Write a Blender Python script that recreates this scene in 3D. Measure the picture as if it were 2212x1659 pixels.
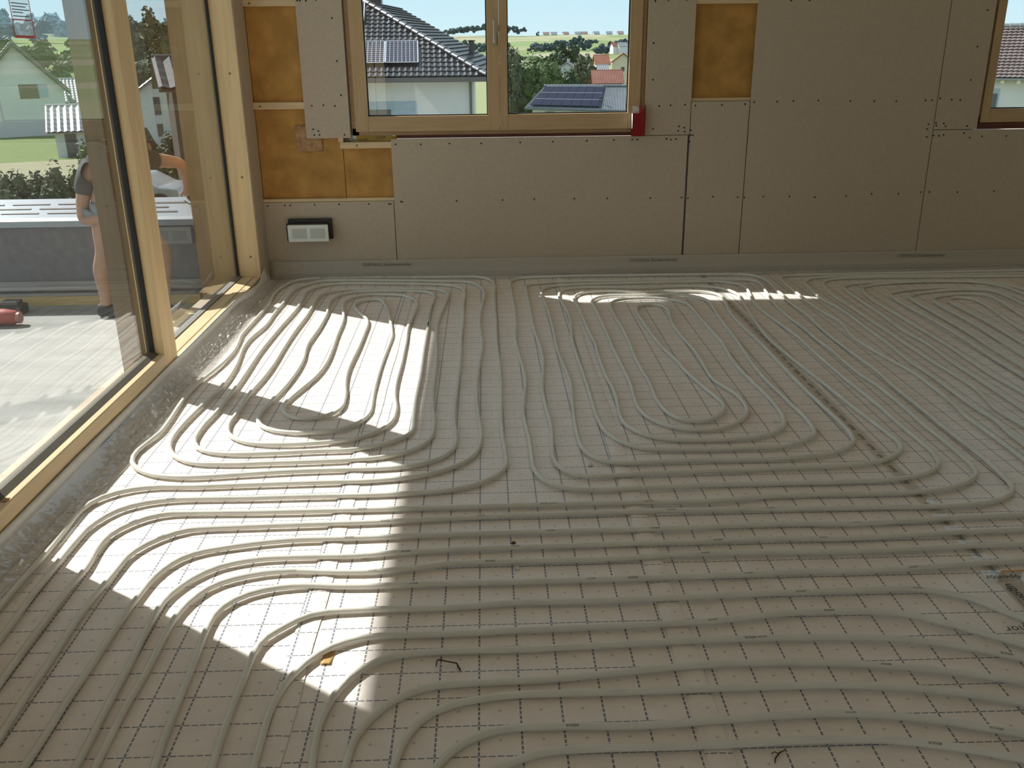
import bpy, bmesh, math, random, json
from mathutils import Vector, Matrix, noise
import numpy as np

for o in list(bpy.data.objects):
    bpy.data.objects.remove(o)
scene = bpy.context.scene
col = scene.collection
PI = math.pi

# ------------------------------------------------------------------ camera
W_PX, H_PX = 2212, 1659
F_PX, YAW, PITCH, ROLL, EYE = 1951.39, 0.027058, 0.351631, -0.0111, 1.49046
cy_, sy_ = math.cos(YAW), math.sin(YAW)
cp_, sp_ = math.cos(PITCH), math.sin(PITCH)
fwd = Vector((sy_ * cp_, cy_ * cp_, -sp_))
rgt = Vector((cy_, -sy_, 0))
upv = rgt.cross(fwd)
cr_, sr_ = math.cos(ROLL), math.sin(ROLL)
r2 = rgt * cr_ + upv * sr_
u2 = upv * cr_ - rgt * sr_
cam_d = bpy.data.cameras.new('camera')
cam = bpy.data.objects.new('camera', cam_d)
col.objects.link(cam)
cam_d.sensor_fit = 'HORIZONTAL'
cam_d.sensor_width = 36.0
cam_d.lens = 36.0 * F_PX / W_PX
cam_d.clip_start = 0.05
cam_d.clip_end = 4000
M = Matrix((r2, u2, -fwd)).transposed().to_4x4()
M.translation = Vector((0, 0, EYE))
cam.matrix_world = M
scene.camera = cam

# ------------------------------------------------------------------ sky, sun, exposure
SKY_STRENGTH = 0.72
SUN_STRENGTH = 4.9
SUN_EL = math.radians(45.0)
scene.view_settings.view_transform = 'Standard'
scene.view_settings.look = 'None'
scene.view_settings.exposure = 0.78
scene.view_settings.gamma = 1.0
scene.view_settings.use_curve_mapping = False
scene.cycles.max_bounces = 16
scene.cycles.diffuse_bounces = 10
scene.cycles.glossy_bounces = 6
scene.cycles.transparent_max_bounces = 16

world = bpy.data.worlds.new('sky')
scene.world = world
world.use_nodes = True
nt = world.node_tree
nt.nodes.clear()
wo = nt.nodes.new('ShaderNodeOutputWorld')
bg = nt.nodes.new('ShaderNodeBackground')
tc = nt.nodes.new('ShaderNodeTexCoord')
sx = nt.nodes.new('ShaderNodeSeparateXYZ')
rp = nt.nodes.new('ShaderNodeValToRGB')
nt.links.new(tc.outputs['Generated'], sx.inputs[0])
nt.links.new(sx.outputs['Z'], rp.inputs['Fac'])
e = rp.color_ramp.elements
e[0].position = 0.0; e[0].color = (0.66, 0.83, 0.89, 1)
e[1].position = 1.0; e[1].color = (0.48, 0.62, 0.80, 1)
m_ = rp.color_ramp.elements.new(0.07); m_.color = (0.51, 0.77, 0.90, 1)
m_ = rp.color_ramp.elements.new(0.35); m_.color = (0.52, 0.71, 0.86, 1)
nt.links.new(rp.outputs['Color'], bg.inputs['Color'])
bg.inputs['Strength'].default_value = SKY_STRENGTH
nt.links.new(bg.outputs[0], wo.inputs['Surface'])

sun_d = bpy.data.lights.new('sun', 'SUN')
sun_d.energy = SUN_STRENGTH
sun_d.angle = math.radians(0.53)
sun_d.color = (1.0, 0.98, 0.94)
sun = bpy.data.objects.new('sun', sun_d)
col.objects.link(sun)
sd = Vector((1, -0.69, 0)).normalized() * math.cos(SUN_EL) + Vector((0, 0, -math.sin(SUN_EL)))
sun.rotation_euler = sd.to_track_quat('-Z', 'Y').to_euler()
sun.location = (-20, 20, 30)

# ------------------------------------------------------------------ helpers
ORG = {}


class MB:
    """collects faces, then links them as one mesh object"""
    def __init__(self):
        self.v = []; self.f = []; self.uv = None

    def add(self, vs, fs):
        n = len(self.v)
        self.v += [tuple(p) for p in vs]
        self.f += [tuple(i + n for i in q) for q in fs]
        return self

    def box(self, x0, x1, y0, y1, z0, z1):
        vs = [(x, y, z) for z in (z0, z1) for y in (y0, y1) for x in (x0, x1)]
        return self.add(vs, [(0, 2, 3, 1), (4, 5, 7, 6), (0, 1, 5, 4), (2, 6, 7, 3), (0, 4, 6, 2), (1, 3, 7, 5)])

    def prism(self, pts, ext):
        """polygon pts (3-D) pushed along the vector ext"""
        n = len(pts)
        e_ = Vector(ext)
        vs = [Vector(p) for p in pts] + [Vector(p) + e_ for p in pts]
        fs = [tuple(range(n))[::-1], tuple(range(n, 2 * n))]
        for i in range(n):
            j = (i + 1) % n
            fs.append((i, j, j + n, i + n))
        return self.add(vs, fs)

    def tube(self, path, r, sides=8, caps=True, flat=1.0):
        path = [Vector(p) for p in path]
        n = len(path)
        vs = []; fs = []
        for i, p in enumerate(path):
            t = (path[min(i + 1, n - 1)] - path[max(i - 1, 0)])
            if t.length < 1e-9: t = Vector((0, 0, 1))
            t.normalize()
            up = Vector((0, 0, 1)) if abs(t.z) < 0.95 else Vector((1, 0, 0))
            s = t.cross(up).normalized(); w = s.cross(t).normalized()
            rr = r[i] if isinstance(r, (list, tuple)) else r
            for k in range(sides):
                a = 2 * PI * k / sides
                vs.append(p + s * math.cos(a) * rr + w * math.sin(a) * rr * flat)
        for i in range(n - 1):
            for k in range(sides):
                a = i * sides + k; b = i * sides + (k + 1) % sides
                fs.append((a, b, b + sides, a + sides))
        if caps:
            fs.append(tuple(range(sides))[::-1])
            fs.append(tuple((n - 1) * sides + k for k in range(sides)))
        return self.add(vs, fs)

    def grid(self, fn, nu, nv):
        vs = [fn(i / nu, j / nv) for j in range(nv + 1) for i in range(nu + 1)]
        fs = []
        for j in range(nv):
            for i in range(nu):
                a = j * (nu + 1) + i
                fs.append((a, a + 1, a + nu + 2, a + nu + 1))
        return self.add(vs, fs)

    def build(self, name, mat, parent=None, smooth=False, bevel=0.0, fix=True):
        o0 = ORG.get(parent, Vector((0, 0, 0))) if parent else Vector((0, 0, 0))
        me = bpy.data.meshes.new(name)
        me.from_pydata([(p[0] - o0.x, p[1] - o0.y, p[2] - o0.z) for p in self.v], [], self.f)
        if fix or bevel:
            bm = bmesh.new(); bm.from_mesh(me)
            if fix:
                bmesh.ops.recalc_face_normals(bm, faces=bm.faces)
            if bevel:
                bmesh.ops.bevel(bm, geom=list(bm.edges), offset=bevel, segments=2, affect='EDGES', profile=0.6)
            bm.to_mesh(me); bm.free()
        if smooth:
            me.polygons.foreach_set('use_smooth', [True] * len(me.polygons))
        me.update()
        ob = bpy.data.objects.new(name, me)
        if mat: me.materials.append(mat)
        col.objects.link(ob)
        if parent: ob.parent = parent
        ORG[ob] = o0
        return ob


def tag(o, label=None, cat=None, group=None, kind=None):
    if label: o['label'] = label
    if cat: o['category'] = cat
    if group: o['group'] = group
    if kind: o['kind'] = kind
    return o


def empty(name, loc, label=None, cat=None, group=None, kind=None):
    o = bpy.data.objects.new(name, None)
    o.location = loc
    o.empty_display_size = 0.05
    col.objects.link(o)
    ORG[o] = Vector(loc)
    return tag(o, label, cat, group, kind)


def inst(mesh_ob, name, parent, mat4=None):
    """another object with the mesh of mesh_ob, at world matrix mat4, child of parent"""
    c = bpy.data.objects.new(name, mesh_ob.data if hasattr(mesh_ob, 'data') else mesh_ob)
    col.objects.link(c)
    c.parent = parent
    o0 = ORG.get(parent, Vector((0, 0, 0)))
    c.matrix_basis = Matrix.Translation(-o0) @ mat4
    ORG[c] = o0
    return c


def proto(mb, name, m, smooth=False, bevel=0.0):
    o = mb.build(name, m, None, smooth=smooth, bevel=bevel)
    me = o.data
    bpy.data.objects.remove(o)
    return me


def frame_mat(origin, x, y, z):
    m = Matrix((Vector(x), Vector(y), Vector(z))).transposed().to_4x4()
    m.translation = Vector(origin)
    return m


# ------------------------------------------------------------------ materials
def newmat(name):
    m = bpy.data.materials.new(name); m.use_nodes = True
    t = m.node_tree
    b = t.nodes['Principled BSDF']
    return m, t, b


def mat(name, c, rough=0.6, var=0.08, scale=6.0, stretch=(1, 1, 1), bump=0.0, bscale=None, metal=0.0, spec=0.4, detail=5, c2=None):
    m, t, b = newmat(name)
    b.inputs['Roughness'].default_value = rough
    b.inputs['Metallic'].default_value = metal
    b.inputs['Specular IOR Level'].default_value = spec
    co = t.nodes.new('ShaderNodeTexCoord')
    mp = t.nodes.new('ShaderNodeMapping')
    mp.inputs['Scale'].default_value = stretch
    t.links.new(co.outputs['Object'], mp.inputs['Vector'])
    nz = t.nodes.new('ShaderNodeTexNoise')
    nz.inputs['Scale'].default_value = scale
    nz.inputs['Detail'].default_value = detail
    t.links.new(mp.outputs[0], nz.inputs['Vector'])
    rmp = t.nodes.new('ShaderNodeValToRGB')
    a = rmp.color_ramp.elements
    if c2 is None:
        lo = tuple(max(0, x * (1 - var)) for x in c); hi = tuple(min(1, x * (1 + var)) for x in c)
    else:
        lo, hi = c, c2
    a[0].position = 0.3; a[0].color = (*lo, 1)
    a[1].position = 0.7; a[1].color = (*hi, 1)
    t.links.new(nz.outputs['Fac'], rmp.inputs['Fac'])
    t.links.new(rmp.outputs['Color'], b.inputs['Base Color'])
    if bump:
        n2 = t.nodes.new('ShaderNodeTexNoise')
        n2.inputs['Scale'].default_value = bscale or scale * 3
        n2.inputs['Detail'].default_value = 4
        t.links.new(mp.outputs[0], n2.inputs['Vector'])
        bp = t.nodes.new('ShaderNodeBump')
        bp.inputs['Strength'].default_value = bump
        bp.inputs['Distance'].default_value = 0.01
        t.links.new(n2.outputs['Fac'], bp.inputs['Height'])
        t.links.new(bp.outputs['Normal'], b.inputs['Normal'])
    return m


def glass(name, r0=0.05, tint=(0.93, 0.96, 0.95), haze=0.0):
    """thin pane: clear transmission, mirror reflection that grows towards grazing angles (Schlick)"""
    m, t, b = newmat(name)
    t.nodes.remove(b)
    out = t.nodes['Material Output']
    tr = t.nodes.new('ShaderNodeBsdfTransparent'); tr.inputs['Color'].default_value = (*tint, 1)
    gl = t.nodes.new('ShaderNodeBsdfGlossy'); gl.inputs['Roughness'].default_value = 0.0
    lw = t.nodes.new('ShaderNodeLayerWeight'); lw.inputs['Blend'].default_value = 0.5
    pw = t.nodes.new('ShaderNodeMath'); pw.operation = 'POWER'; pw.inputs[1].default_value = 5.0
    ml = t.nodes.new('ShaderNodeMath'); ml.operation = 'MULTIPLY_ADD'
    ml.inputs[1].default_value = 1 - r0; ml.inputs[2].default_value = r0
    mx = t.nodes.new('ShaderNodeMixShader')
    t.links.new(lw.outputs['Facing'], pw.inputs[0])
    t.links.new(pw.outputs[0], ml.inputs[0])
    t.links.new(ml.outputs[0], mx.inputs['Fac'])
    t.links.new(tr.outputs[0], mx.inputs[1])
    t.links.new(gl.outputs[0], mx.inputs[2])
    last = mx
    if haze:
        df = t.nodes.new('ShaderNodeBsdfDiffuse'); df.inputs['Color'].default_value = (0.8, 0.8, 0.78, 1)
        m2 = t.nodes.new('ShaderNodeMixShader'); m2.inputs['Fac'].default_value = haze
        t.links.new(mx.outputs[0], m2.inputs[1]); t.links.new(df.outputs[0], m2.inputs[2]); last = m2
    t.links.new(last.outputs[0], out.inputs['Surface'])
    return m


def film_mat(name):
    m, t, b = newmat(name)
    t.nodes.remove(b)
    out = t.nodes['Material Output']
    tr = t.nodes.new('ShaderNodeBsdfTransparent'); tr.inputs['Color'].default_value = (0.95, 0.95, 0.95, 1)
    gl = t.nodes.new('ShaderNodeBsdfGlossy'); gl.inputs['Roughness'].default_value = 0.2
    df = t.nodes.new('ShaderNodeBsdfDiffuse'); df.inputs['Color'].default_value = (0.75, 0.74, 0.72, 1)
    lw = t.nodes.new('ShaderNodeLayerWeight'); lw.inputs['Blend'].default_value = 0.5
    pw = t.nodes.new('ShaderNodeMath'); pw.operation = 'POWER'; pw.inputs[1].default_value = 3.0
    ml = t.nodes.new('ShaderNodeMath'); ml.operation = 'MULTIPLY_ADD'; ml.inputs[1].default_value = 0.7; ml.inputs[2].default_value = 0.14
    t.links.new(lw.outputs['Facing'], pw.inputs[0]); t.links.new(pw.outputs[0], ml.inputs[0])
    m1 = t.nodes.new('ShaderNodeMixShader'); t.links.new(ml.outputs[0], m1.inputs['Fac'])
    t.links.new(tr.outputs[0], m1.inputs[1]); t.links.new(gl.outputs[0], m1.inputs[2])
    m2 = t.nodes.new('ShaderNodeMixShader'); m2.inputs['Fac'].default_value = 0.22
    t.links.new(m1.outputs[0], m2.inputs[1]); t.links.new(df.outputs[0], m2.inputs[2])
    t.links.new(m2.outputs[0], out.inputs['Surface'])
    return m


def floor_sheet_mat():
    """white fleece with printed dashed 10 cm grid; UV is in metres, grid lines at whole decimetres"""
    m, t, b = newmat('printed_fleece')
    N = t.nodes.new; L = t.links.new
    uv = N('ShaderNodeUVMap'); uv.uv_map = 'UVMap'
    sp = N('ShaderNodeSeparateXYZ'); L(uv.outputs[0], sp.inputs[0])

    def mth(op, a, bb=None, c=None):
        n = N('ShaderNodeMath'); n.operation = op
        for i, q in enumerate((a, bb, c)):
            if q is None: continue
            if isinstance(q, (int, float)): n.inputs[i].default_value = q
            else: L(q, n.inputs[i])
        return n.outputs[0]

    def near(coord, period, half, off=0.0):
        q = mth('ADD', coord, period * 0.5 + off)
        f = mth('FLOORED_MODULO', q, period)
        d = mth('ABSOLUTE', mth('SUBTRACT', f, period * 0.5))
        return mth('LESS_THAN', d, half)
    x, y = sp.outputs['X'], sp.outputs['Y']
    lx = mth('MULTIPLY', near(x, 0.1, 0.0025), near(y, 0.0167, 0.0064, 0.0083))
    ly = mth('MULTIPLY', near(y, 0.1, 0.0019), near(x, 0.02, 0.0080, 0.01))
    px_ = mth('MULTIPLY', near(x, 0.1, 0.005, 0.05), near(y, 0.1, 0.0011, 0.05))
    py_ = mth('MULTIPLY', near(y, 0.1, 0.005, 0.05), near(x, 0.1, 0.0011, 0.05))
    ln = mth('MAXIMUM', mth('MAXIMUM', lx, ly), mth('MULTIPLY', mth('MAXIMUM', px_, py_), 0.6))
    ln = mth('MULTIPLY', ln, 0.92)
    co = N('ShaderNodeTexCoord')
    nz = N('ShaderNodeTexNoise'); nz.inputs['Scale'].default_value = 9; nz.inputs['Detail'].default_value = 8; nz.inputs['Roughness'].default_value = 0.7
    L(uv.outputs[0], nz.inputs['Vector'])
    rm = N('ShaderNodeValToRGB')
    rm.color_ramp.elements[0].position = 0.35; rm.color_ramp.elements[0].color = (0.83, 0.755, 0.70, 1)
    rm.color_ramp.elements[1].position = 0.65; rm.color_ramp.elements[1].color = (0.91, 0.84, 0.785, 1)
    L(nz.outputs['Fac'], rm.inputs['Fac'])
    mx = N('ShaderNodeMix'); mx.data_type = 'RGBA'
    L(ln, mx.inputs['Factor']); L(rm.outputs['Color'], mx.inputs['A']); mx.inputs['B'].default_value = (0.14, 0.165, 0.215, 1)
    L(mx.outputs['Result'], b.inputs['Base Color'])
    b.inputs['Roughness'].default_value = 0.42
    b.inputs['Specular IOR Level'].default_value = 0.7
    n2 = N('ShaderNodeTexNoise'); n2.inputs['Scale'].default_value = 26; n2.inputs['Detail'].default_value = 6
    L(uv.outputs[0], n2.inputs['Vector'])
    bp = N('ShaderNodeBump'); bp.inputs['Strength'].default_value = 0.25; bp.inputs['Distance'].default_value = 0.01
    L(n2.outputs['Fac'], bp.inputs['Height']); L(bp.outputs['Normal'], b.inputs['Normal'])
    return m


MT = {}
MT['fleece'] = floor_sheet_mat()
MT['pipe'] = mat('white_pex_pipe', (0.76, 0.75, 0.685), rough=0.32, var=0.05, scale=14, spec=0.5)
MT['ink'] = mat('dark_print', (0.035, 0.035, 0.04), rough=0.6, var=0.0)
MT['ink_soft'] = mat('grey_print', (0.13, 0.13, 0.13), rough=0.6, var=0.0)
MT['gypsum'] = mat('gypsum_fibreboard', (0.53, 0.445, 0.345), rough=0.85, var=0.05, scale=40, bump=0.06, bscale=300)
MT['painted'] = mat('off_white_wall_paint', (0.84, 0.79, 0.70), rough=0.9, var=0.02)
MT['fibre'] = mat('wood_fibre_insulation', (0.50, 0.275, 0.078), rough=0.95, var=0.22, scale=9, bump=0.35, bscale=220, detail=9)
MT['batten'] = mat('spruce_batten', (0.72, 0.55, 0.33), rough=0.65, var=0.10, scale=5, stretch=(1, 8, 8), bump=0.05)
MT['spruce_v'] = mat('spruce_post_wood', (0.78, 0.57, 0.31), rough=0.6, var=0.10, scale=4, stretch=(9, 9, 0.6), bump=0.04)
MT['spruce_y'] = mat('spruce_rail_wood', (0.68, 0.52, 0.31), rough=0.55, var=0.09, scale=4, stretch=(9, 0.6, 9), bump=0.03)
MT['oak_v'] = mat('window_wood_upright', (0.52, 0.365, 0.205), rough=0.5, var=0.08, scale=6, stretch=(10, 10, 0.7), bump=0.03)
MT['oak_h'] = mat('window_wood_rail', (0.52, 0.365, 0.205), rough=0.5, var=0.08, scale=6, stretch=(0.7, 10, 10), bump=0.03)
MT['oak_shaded'] = mat('shaded_frame_wood', (0.40, 0.265, 0.135), rough=0.55, var=0.1, scale=6, stretch=(0.7, 10, 10))  # darker copy of the window wood, shade of the set-back frame in its colour
MT['redbrown'] = mat('red_brown_sill_membrane', (0.14, 0.045, 0.028), rough=0.6, var=0.15, scale=12)
MT['gasket'] = mat('black_rubber_gasket', (0.02, 0.019, 0.018), rough=0.6, var=0.05)
MT['alu'] = mat('grey_anodised_aluminium', (0.36, 0.35, 0.33), rough=0.45, var=0.04, metal=0.6)
MT['osb'] = mat('flake_board_offcut', (0.42, 0.25, 0.12), rough=0.8, var=0.3, scale=28, bump=0.2)
MT['gasket_soft'] = mat('grey_brown_glazing_seal', (0.12, 0.108, 0.085), rough=0.55, var=0.1)
MT['steel'] = mat('brushed_handle_metal', (0.50, 0.43, 0.33), rough=0.35, var=0.03, metal=0.8)
MT['foam'] = mat('grey_white_pe_foam', (0.74, 0.72, 0.69), rough=0.75, var=0.05, scale=60, bump=0.15, bscale=400)
MT['foam_b'] = mat('grey_brown_pe_foam', (0.52, 0.47, 0.40), rough=0.8, var=0.05, scale=60, bump=0.15, bscale=400)
MT['film'] = film_mat('crumpled_clear_film')
MT['white'] = mat('white_plastic', (0.74, 0.76, 0.72), rough=0.45, var=0.02)
MT['white_dim'] = mat('white_plastic_cap', (0.52, 0.54, 0.50), rough=0.6, var=0.03)
MT['blackpl'] = mat('black_plastic', (0.03, 0.028, 0.027), rough=0.5, var=0.1)
MT['red'] = mat('red_card', (0.26, 0.006, 0.010), rough=0.45, var=0.08)
MT['redlight'] = mat('pink_red_card_flap', (0.55, 0.06, 0.09), rough=0.5, var=0.05)
MT['paper'] = mat('white_paper', (0.78, 0.78, 0.75), rough=0.7, var=0.03)
MT['ceiling'] = mat('pale_ceiling_board', (0.90, 0.86, 0.78), rough=0.9, var=0.03, scale=20)
MT['screw'] = mat('black_screw_head', (0.02, 0.02, 0.02), rough=0.5, var=0.0)
MT['glass_door'] = glass('door_glass', 0.075, (0.945, 0.95, 0.94), haze=0.012)
MT['glass_win'] = glass('window_glass', 0.045, (0.96, 0.97, 0.965))
MT['tape_clear'] = glass('clear_tape', 0.06, (0.93, 0.92, 0.89), haze=0.10)
MT['yellow'] = mat('yellow_sealing_tape', (0.33, 0.22, 0.035), rough=0.5, var=0.1)
MT['amber'] = mat('amber_packing_tape', (0.62, 0.40, 0.16), rough=0.4, var=0.1)
MT['orange'] = mat('orange_line', (0.55, 0.25, 0.05), rough=0.5, var=0.05)
MT['twig'] = mat('brown_twig', (0.09, 0.055, 0.04), rough=0.8, var=0.2)
MT['crumb'] = mat('white_foam_crumb', (0.72, 0.71, 0.67), rough=0.8, var=0.1, scale=80)
MT['stickerink'] = mat('red_sticker_print', (0.65, 0.10, 0.10), rough=0.5, var=0.0)
MT['plaster_out'] = mat('outer_wall_render', (0.60, 0.58, 0.54), rough=0.9, var=0.03)


def text_obj(name, body, size, mtx, m, parent, cache={}, xs=1.0):
    key = (body, size, m.name, xs)
    if key not in cache:
        cu = bpy.data.curves.new(name, 'FONT')
        cu.body = body; cu.size = size; cu.align_x = 'CENTER'; cu.align_y = 'CENTER'
        cu.resolution_u = 2
        cu.space_character = 1.05
        cu.materials.append(m)
        tmp = bpy.data.objects.new('tmp_text', cu)
        col.objects.link(tmp)
        dg = bpy.context.evaluated_depsgraph_get()
        me = bpy.data.meshes.new_from_object(tmp.evaluated_get(dg))
        bpy.data.objects.remove(tmp)
        if xs != 1.0:
            me.transform(Matrix.Diagonal((xs, 1, 1, 1)))
        me.name = name
        if not me.materials: me.materials.append(m)
        cache[key] = me
    return inst(cache[key], name, parent, mtx)

# ================================================================== ROOM SHELL
XL = -1.535          # room face of the glazed wall on the sash plane
YB = 6.33            # face of the plasterboards on the back wall
XO, YO = -1.945, 6.57  # outer faces of the walls
XR, YF, ZC = 5.6, -3.4, 3.02

random.seed(4)
# floor slab with the insulation sheets laid on it (1 m wide rolls)
fl = MB(); fl.box(XO + 0.2, XR + 0.2, YF - 0.2, YO - 0.05, -0.25, -0.012)
floor = tag(fl.build('floor', mat('screed_slab', (0.35, 0.34, 0.33), rough=0.9)), kind='structure')
sheets = [(-1.53, -0.508, (-0.0462, 2.1595, -0.004)), (-0.512, 0.506, (-0.04, 2.125, 0.0)), (0.502, 1.517, (-0.0423, 2.1304, 0.005)),
          (1.517, 2.53, (-0.03, 2.10, 0.002)), (2.53, 3.545, (-0.045, 2.14, -0.002)), (3.545, 5.55, (-0.035, 2.11, 0.0))]


def sheet_uv(ob, org):
    ox, oy, a = org
    me = ob.data
    uvl = me.uv_layers.new(name='UVMap')
    b0 = ORG[ob]
    for lp in me.loops:
        p = me.vertices[lp.vertex_index].co
        X, Y = p.x + b0.x, p.y + b0.y
        uvl.data[lp.index].uv = (X - ox - a * (Y - oy), Y - oy + a * (X - ox))


for i, (xa, xb, org) in enumerate(sheets):
    s = MB()
    zt = 0.0 if i % 2 == 0 else 0.0012

    def top(u, v, xa=xa, xb=xb, zt=zt):
        x = xa + (xb - xa) * u; y = 0.2 + (6.31 - 0.2) * v
        ed = 0.0016 * math.exp(-((u - 1) * (xb - xa) / 0.02) ** 2)
        return (x, y, zt - 0.0012 + 0.0016 * noise.noise(Vector((x * 1.7, y * 1.3, i))) * (1 if 0.02 < u < 0.98 else 0.3) + ed)
    s.grid(top, 20, 100)
    s.prism([(xa, 0.2, -0.012), (xb, 0.2, -0.012), (xb, 6.31, -0.012), (xa, 6.31, -0.012)], (0, 0, 0.006))
    ob = s.build('insulation_sheet', MT['fleece'], floor, smooth=False)
    sheet_uv(ob, org)
    # overlapping selvedge of the next roll along the seam
    if i in (0, 1):
        fm = MB()
        w = 0.062

        def flap(u, v, xb=xb):
            y = 0.2 + 6.1 * v
            edge = 0.006 * noise.noise(Vector((y * 3.1, xb, 2.0))) if u in (0, 1) else 0
            x = xb - w * 0.6 + w * u + edge
            zz = 0.0024 + 0.0035 * math.sin(PI * u) ** 2 * (0.5 + 0.5 * noise.noise(Vector((x * 30, y * 4, 7)))) + (0.0015 * abs(noise.noise(Vector((y * 9, 3, u * 2)))))
            return (x, y, zz)
        fm.grid(flap, 6, 240)
        fo = fm.build('overlap_flap', MT['fleece'], floor, smooth=True)
        sheet_uv(fo, (sheets[i + 1][2][0] + 0.004, sheets[i + 1][2][1] - 0.018, sheets[i + 1][2][2]))

# seam tape with its printed word repeated every ten centimetres
stp = MB()
stp.grid(lambda u, v: (1.517 - 0.026 + 0.052 * u, 0.4 + 5.86 * v, 0.0034 + 0.0006 * noise.noise(Vector((u * 3, v * 60, 1)))), 2, 140)
seam = stp.build('seam_tape', MT['tape_clear'], floor, smooth=True, fix=False)
yy = 2.335
while yy < 6.2:
    text_obj('print', 'uponor', 0.030, frame_mat((1.517, yy, 0.0046), (0, -1, 0), (1, 0, 0), (0, 0, 1)), MT['ink'], seam, xs=0.66)
    yy += 0.1005
# patch of tape and torn sheet beside the seam at the right
pt = MB()
pt.grid(lambda u, v: (1.47 + 0.17 * u, 2.262 + 0.062 * v, 0.0052 + 0.001 * noise.noise(Vector((u * 6, v * 6, 5)))), 6, 3)
patch = pt.build('seam_tape', MT['tape_clear'], floor, smooth=True, fix=False)
text_obj('print', 'uponor', 0.034, frame_mat((1.52, 2.285, 0.0068), (-1, 0.05, 0), (0, -1, 0), (0, 0, 1)), MT['ink'], patch)
ol = MB(); ol.box(1.535, 1.75, 2.3155, 2.3215, 0.0060, 0.0066)
ol.build('printed_line', MT['orange'], patch)
pt2 = MB()
pt2.grid(lambda u, v: (1.492 + 0.05 * u + 0.02 * v, 2.02 + 0.24 * v, 0.0056 + 0.001 * noise.noise(Vector((u * 6, v * 9, 9)))), 3, 8)
patch2 = pt2.build('seam_tape', MT['amber'] if False else mat('brownish_seam_tape', (0.50, 0.42, 0.36), rough=0.5), floor, smooth=True, fix=False)
text_obj('print', 'uponor', 0.042, frame_mat((1.521, 2.185, 0.0075), (0.08, -1, 0), (1, 0.08, 0), (0, 0, 1)), MT['ink'], patch2)
text_obj('print', 'uponor', 0.040, frame_mat((1.452, 2.035, 0.0060), (-1, -0.05, 0), (0.05, -1, 0), (0, 0, 1)), MT['ink'], patch2)

# ceiling, roof with overhang, right wall and the wall behind
tag(MB().box(XL - 0.3, XR + 0.1, YF - 0.1, YO - 0.1, ZC, ZC + 0.08).build('ceiling', MT['ceiling']), kind='structure')
tag(MB().box(-3.62, XR + 0.6, YF - 0.6, 7.81, 4.0, 4.2).build('roof', mat('eave_boards', (0.55, 0.42, 0.27), rough=0.8)), kind='structure')
tag(MB().box(XR, XR + 0.3, YF - 0.3, YO, -0.25, 4.0).build('wall_right', MT['painted']), kind='structure')
wf_ = MB(); wf_.box(XO, XR + 0.3, YF - 0.3, YF, -0.25, 4.0)
tag(wf_.build('wall_front', MT['painted']), kind='structure')

# ---- back wall: outer shell with two window openings
W1 = (-0.905, 1.098, 0.945, 2.90)
W2 = (3.388, 5.20, 0.955, 2.90)
bw = MB()
ya, yb = 6.385, YO
for (x0, x1, z0, z1) in ((XL - 0.01, W1[0], -0.25, 4.0), (W1[0], W1[1], -0.25, W1[2]), (W1[0], W1[1], W1[3], 4.0), (W1[1], W2[0], -0.25, 4.0),
                         (W2[0], W2[1], -0.25, W2[2]), (W2[0], W2[1], W2[3], 4.0), (W2[1], XR, -0.25, 4.0)):
    bw.box(x0, x1, ya, yb, z0, z1)
wall_back = tag(bw.build('wall_back', MT['plaster_out']), kind='structure')


def fibre(x0, x1, z0, z1, y=6.362):
    return MB().box(x0, x1, y, 6.384, z0, z1).build('insulation_board', MT['fibre'], wall_back, bevel=0.002)


fibre(-1.53, -1.200, 1.175, 1.803)
fibre(-1.53, -1.200, 1.803, 3.0)
fibre(-1.53, -0.962, 0.548, 1.173)
fibre(-0.958, -0.62, 0.548, 0.915, 6.3575)
fibre(-1.20, -0.91, 1.175, 3.0)
fibre(1.39, 1.815, 1.18, 1.80, 6.372)
fibre(1.39, 1.815, 1.80, 3.0, 6.372)


def batten(x0, x1, z0, z1, y0=6.3345, y1=6.361):
    b = MB().box(x0, x1, y0, y1, z0, z1).build('batten', MT['batten'], wall_back, bevel=0.0015)
    return b


bt = [batten(-1.533, -1.12, 1.786, 1.824), batten(-1.533, -1.12, 1.151, 1.195), batten(-0.976, -0.60, 0.890, 0.931),
      batten(-0.985, -0.952, 0.933, 0.99), batten(-1.533, -0.60, 0.5365, 0.557), batten(1.396, 1.81, 1.168, 1.189, 6.345, 6.371), batten(1.396, 1.81, 1.776, 1.83, 6.340, 6.371)]
KNOT = proto(MB().tube([(0, -0.0006, 0), (0, 0.003, 0)], 0.008, 10), 'knot', mat('dark_knot', (0.30, 0.17, 0.08), rough=0.7))
for b_, x_, z_ in ((bt[0], -1.49, 1.805), (bt[1], -1.487, 1.171), (bt[2], -0.862, 0.910)):
    inst(KNOT, 'knot', b_, Matrix.Translation((x_, 6.3345, z_)))

MB().box(-1.271, -1.098, 6.348, 6.3615, 0.875, 1.042).build('flake_board_patch', MT['osb'], wall_back, bevel=0.002)

# plasterboards, each with its own black screw heads
SCREW = proto(MB().tube([(0, -0.0008, 0), (0, 0.004, 0)], 0.0062, 8), 'screw', MT['screw'])


def board(x0, x1, z0, z1, screws=(), y=YB, tilt=0.0):
    b = MB().box(x0 + 0.0012, x1 - 0.0012, y, y + 0.0125, z0 + 0.001, z1 - 0.001).build('plasterboard', MT['gypsum'], wall_back, bevel=0.0014)
    for (sx_, sz_) in screws:
        inst(SCREW, 'screw', b, Matrix.Translation((sx_, y, sz_)))
    return b


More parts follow.
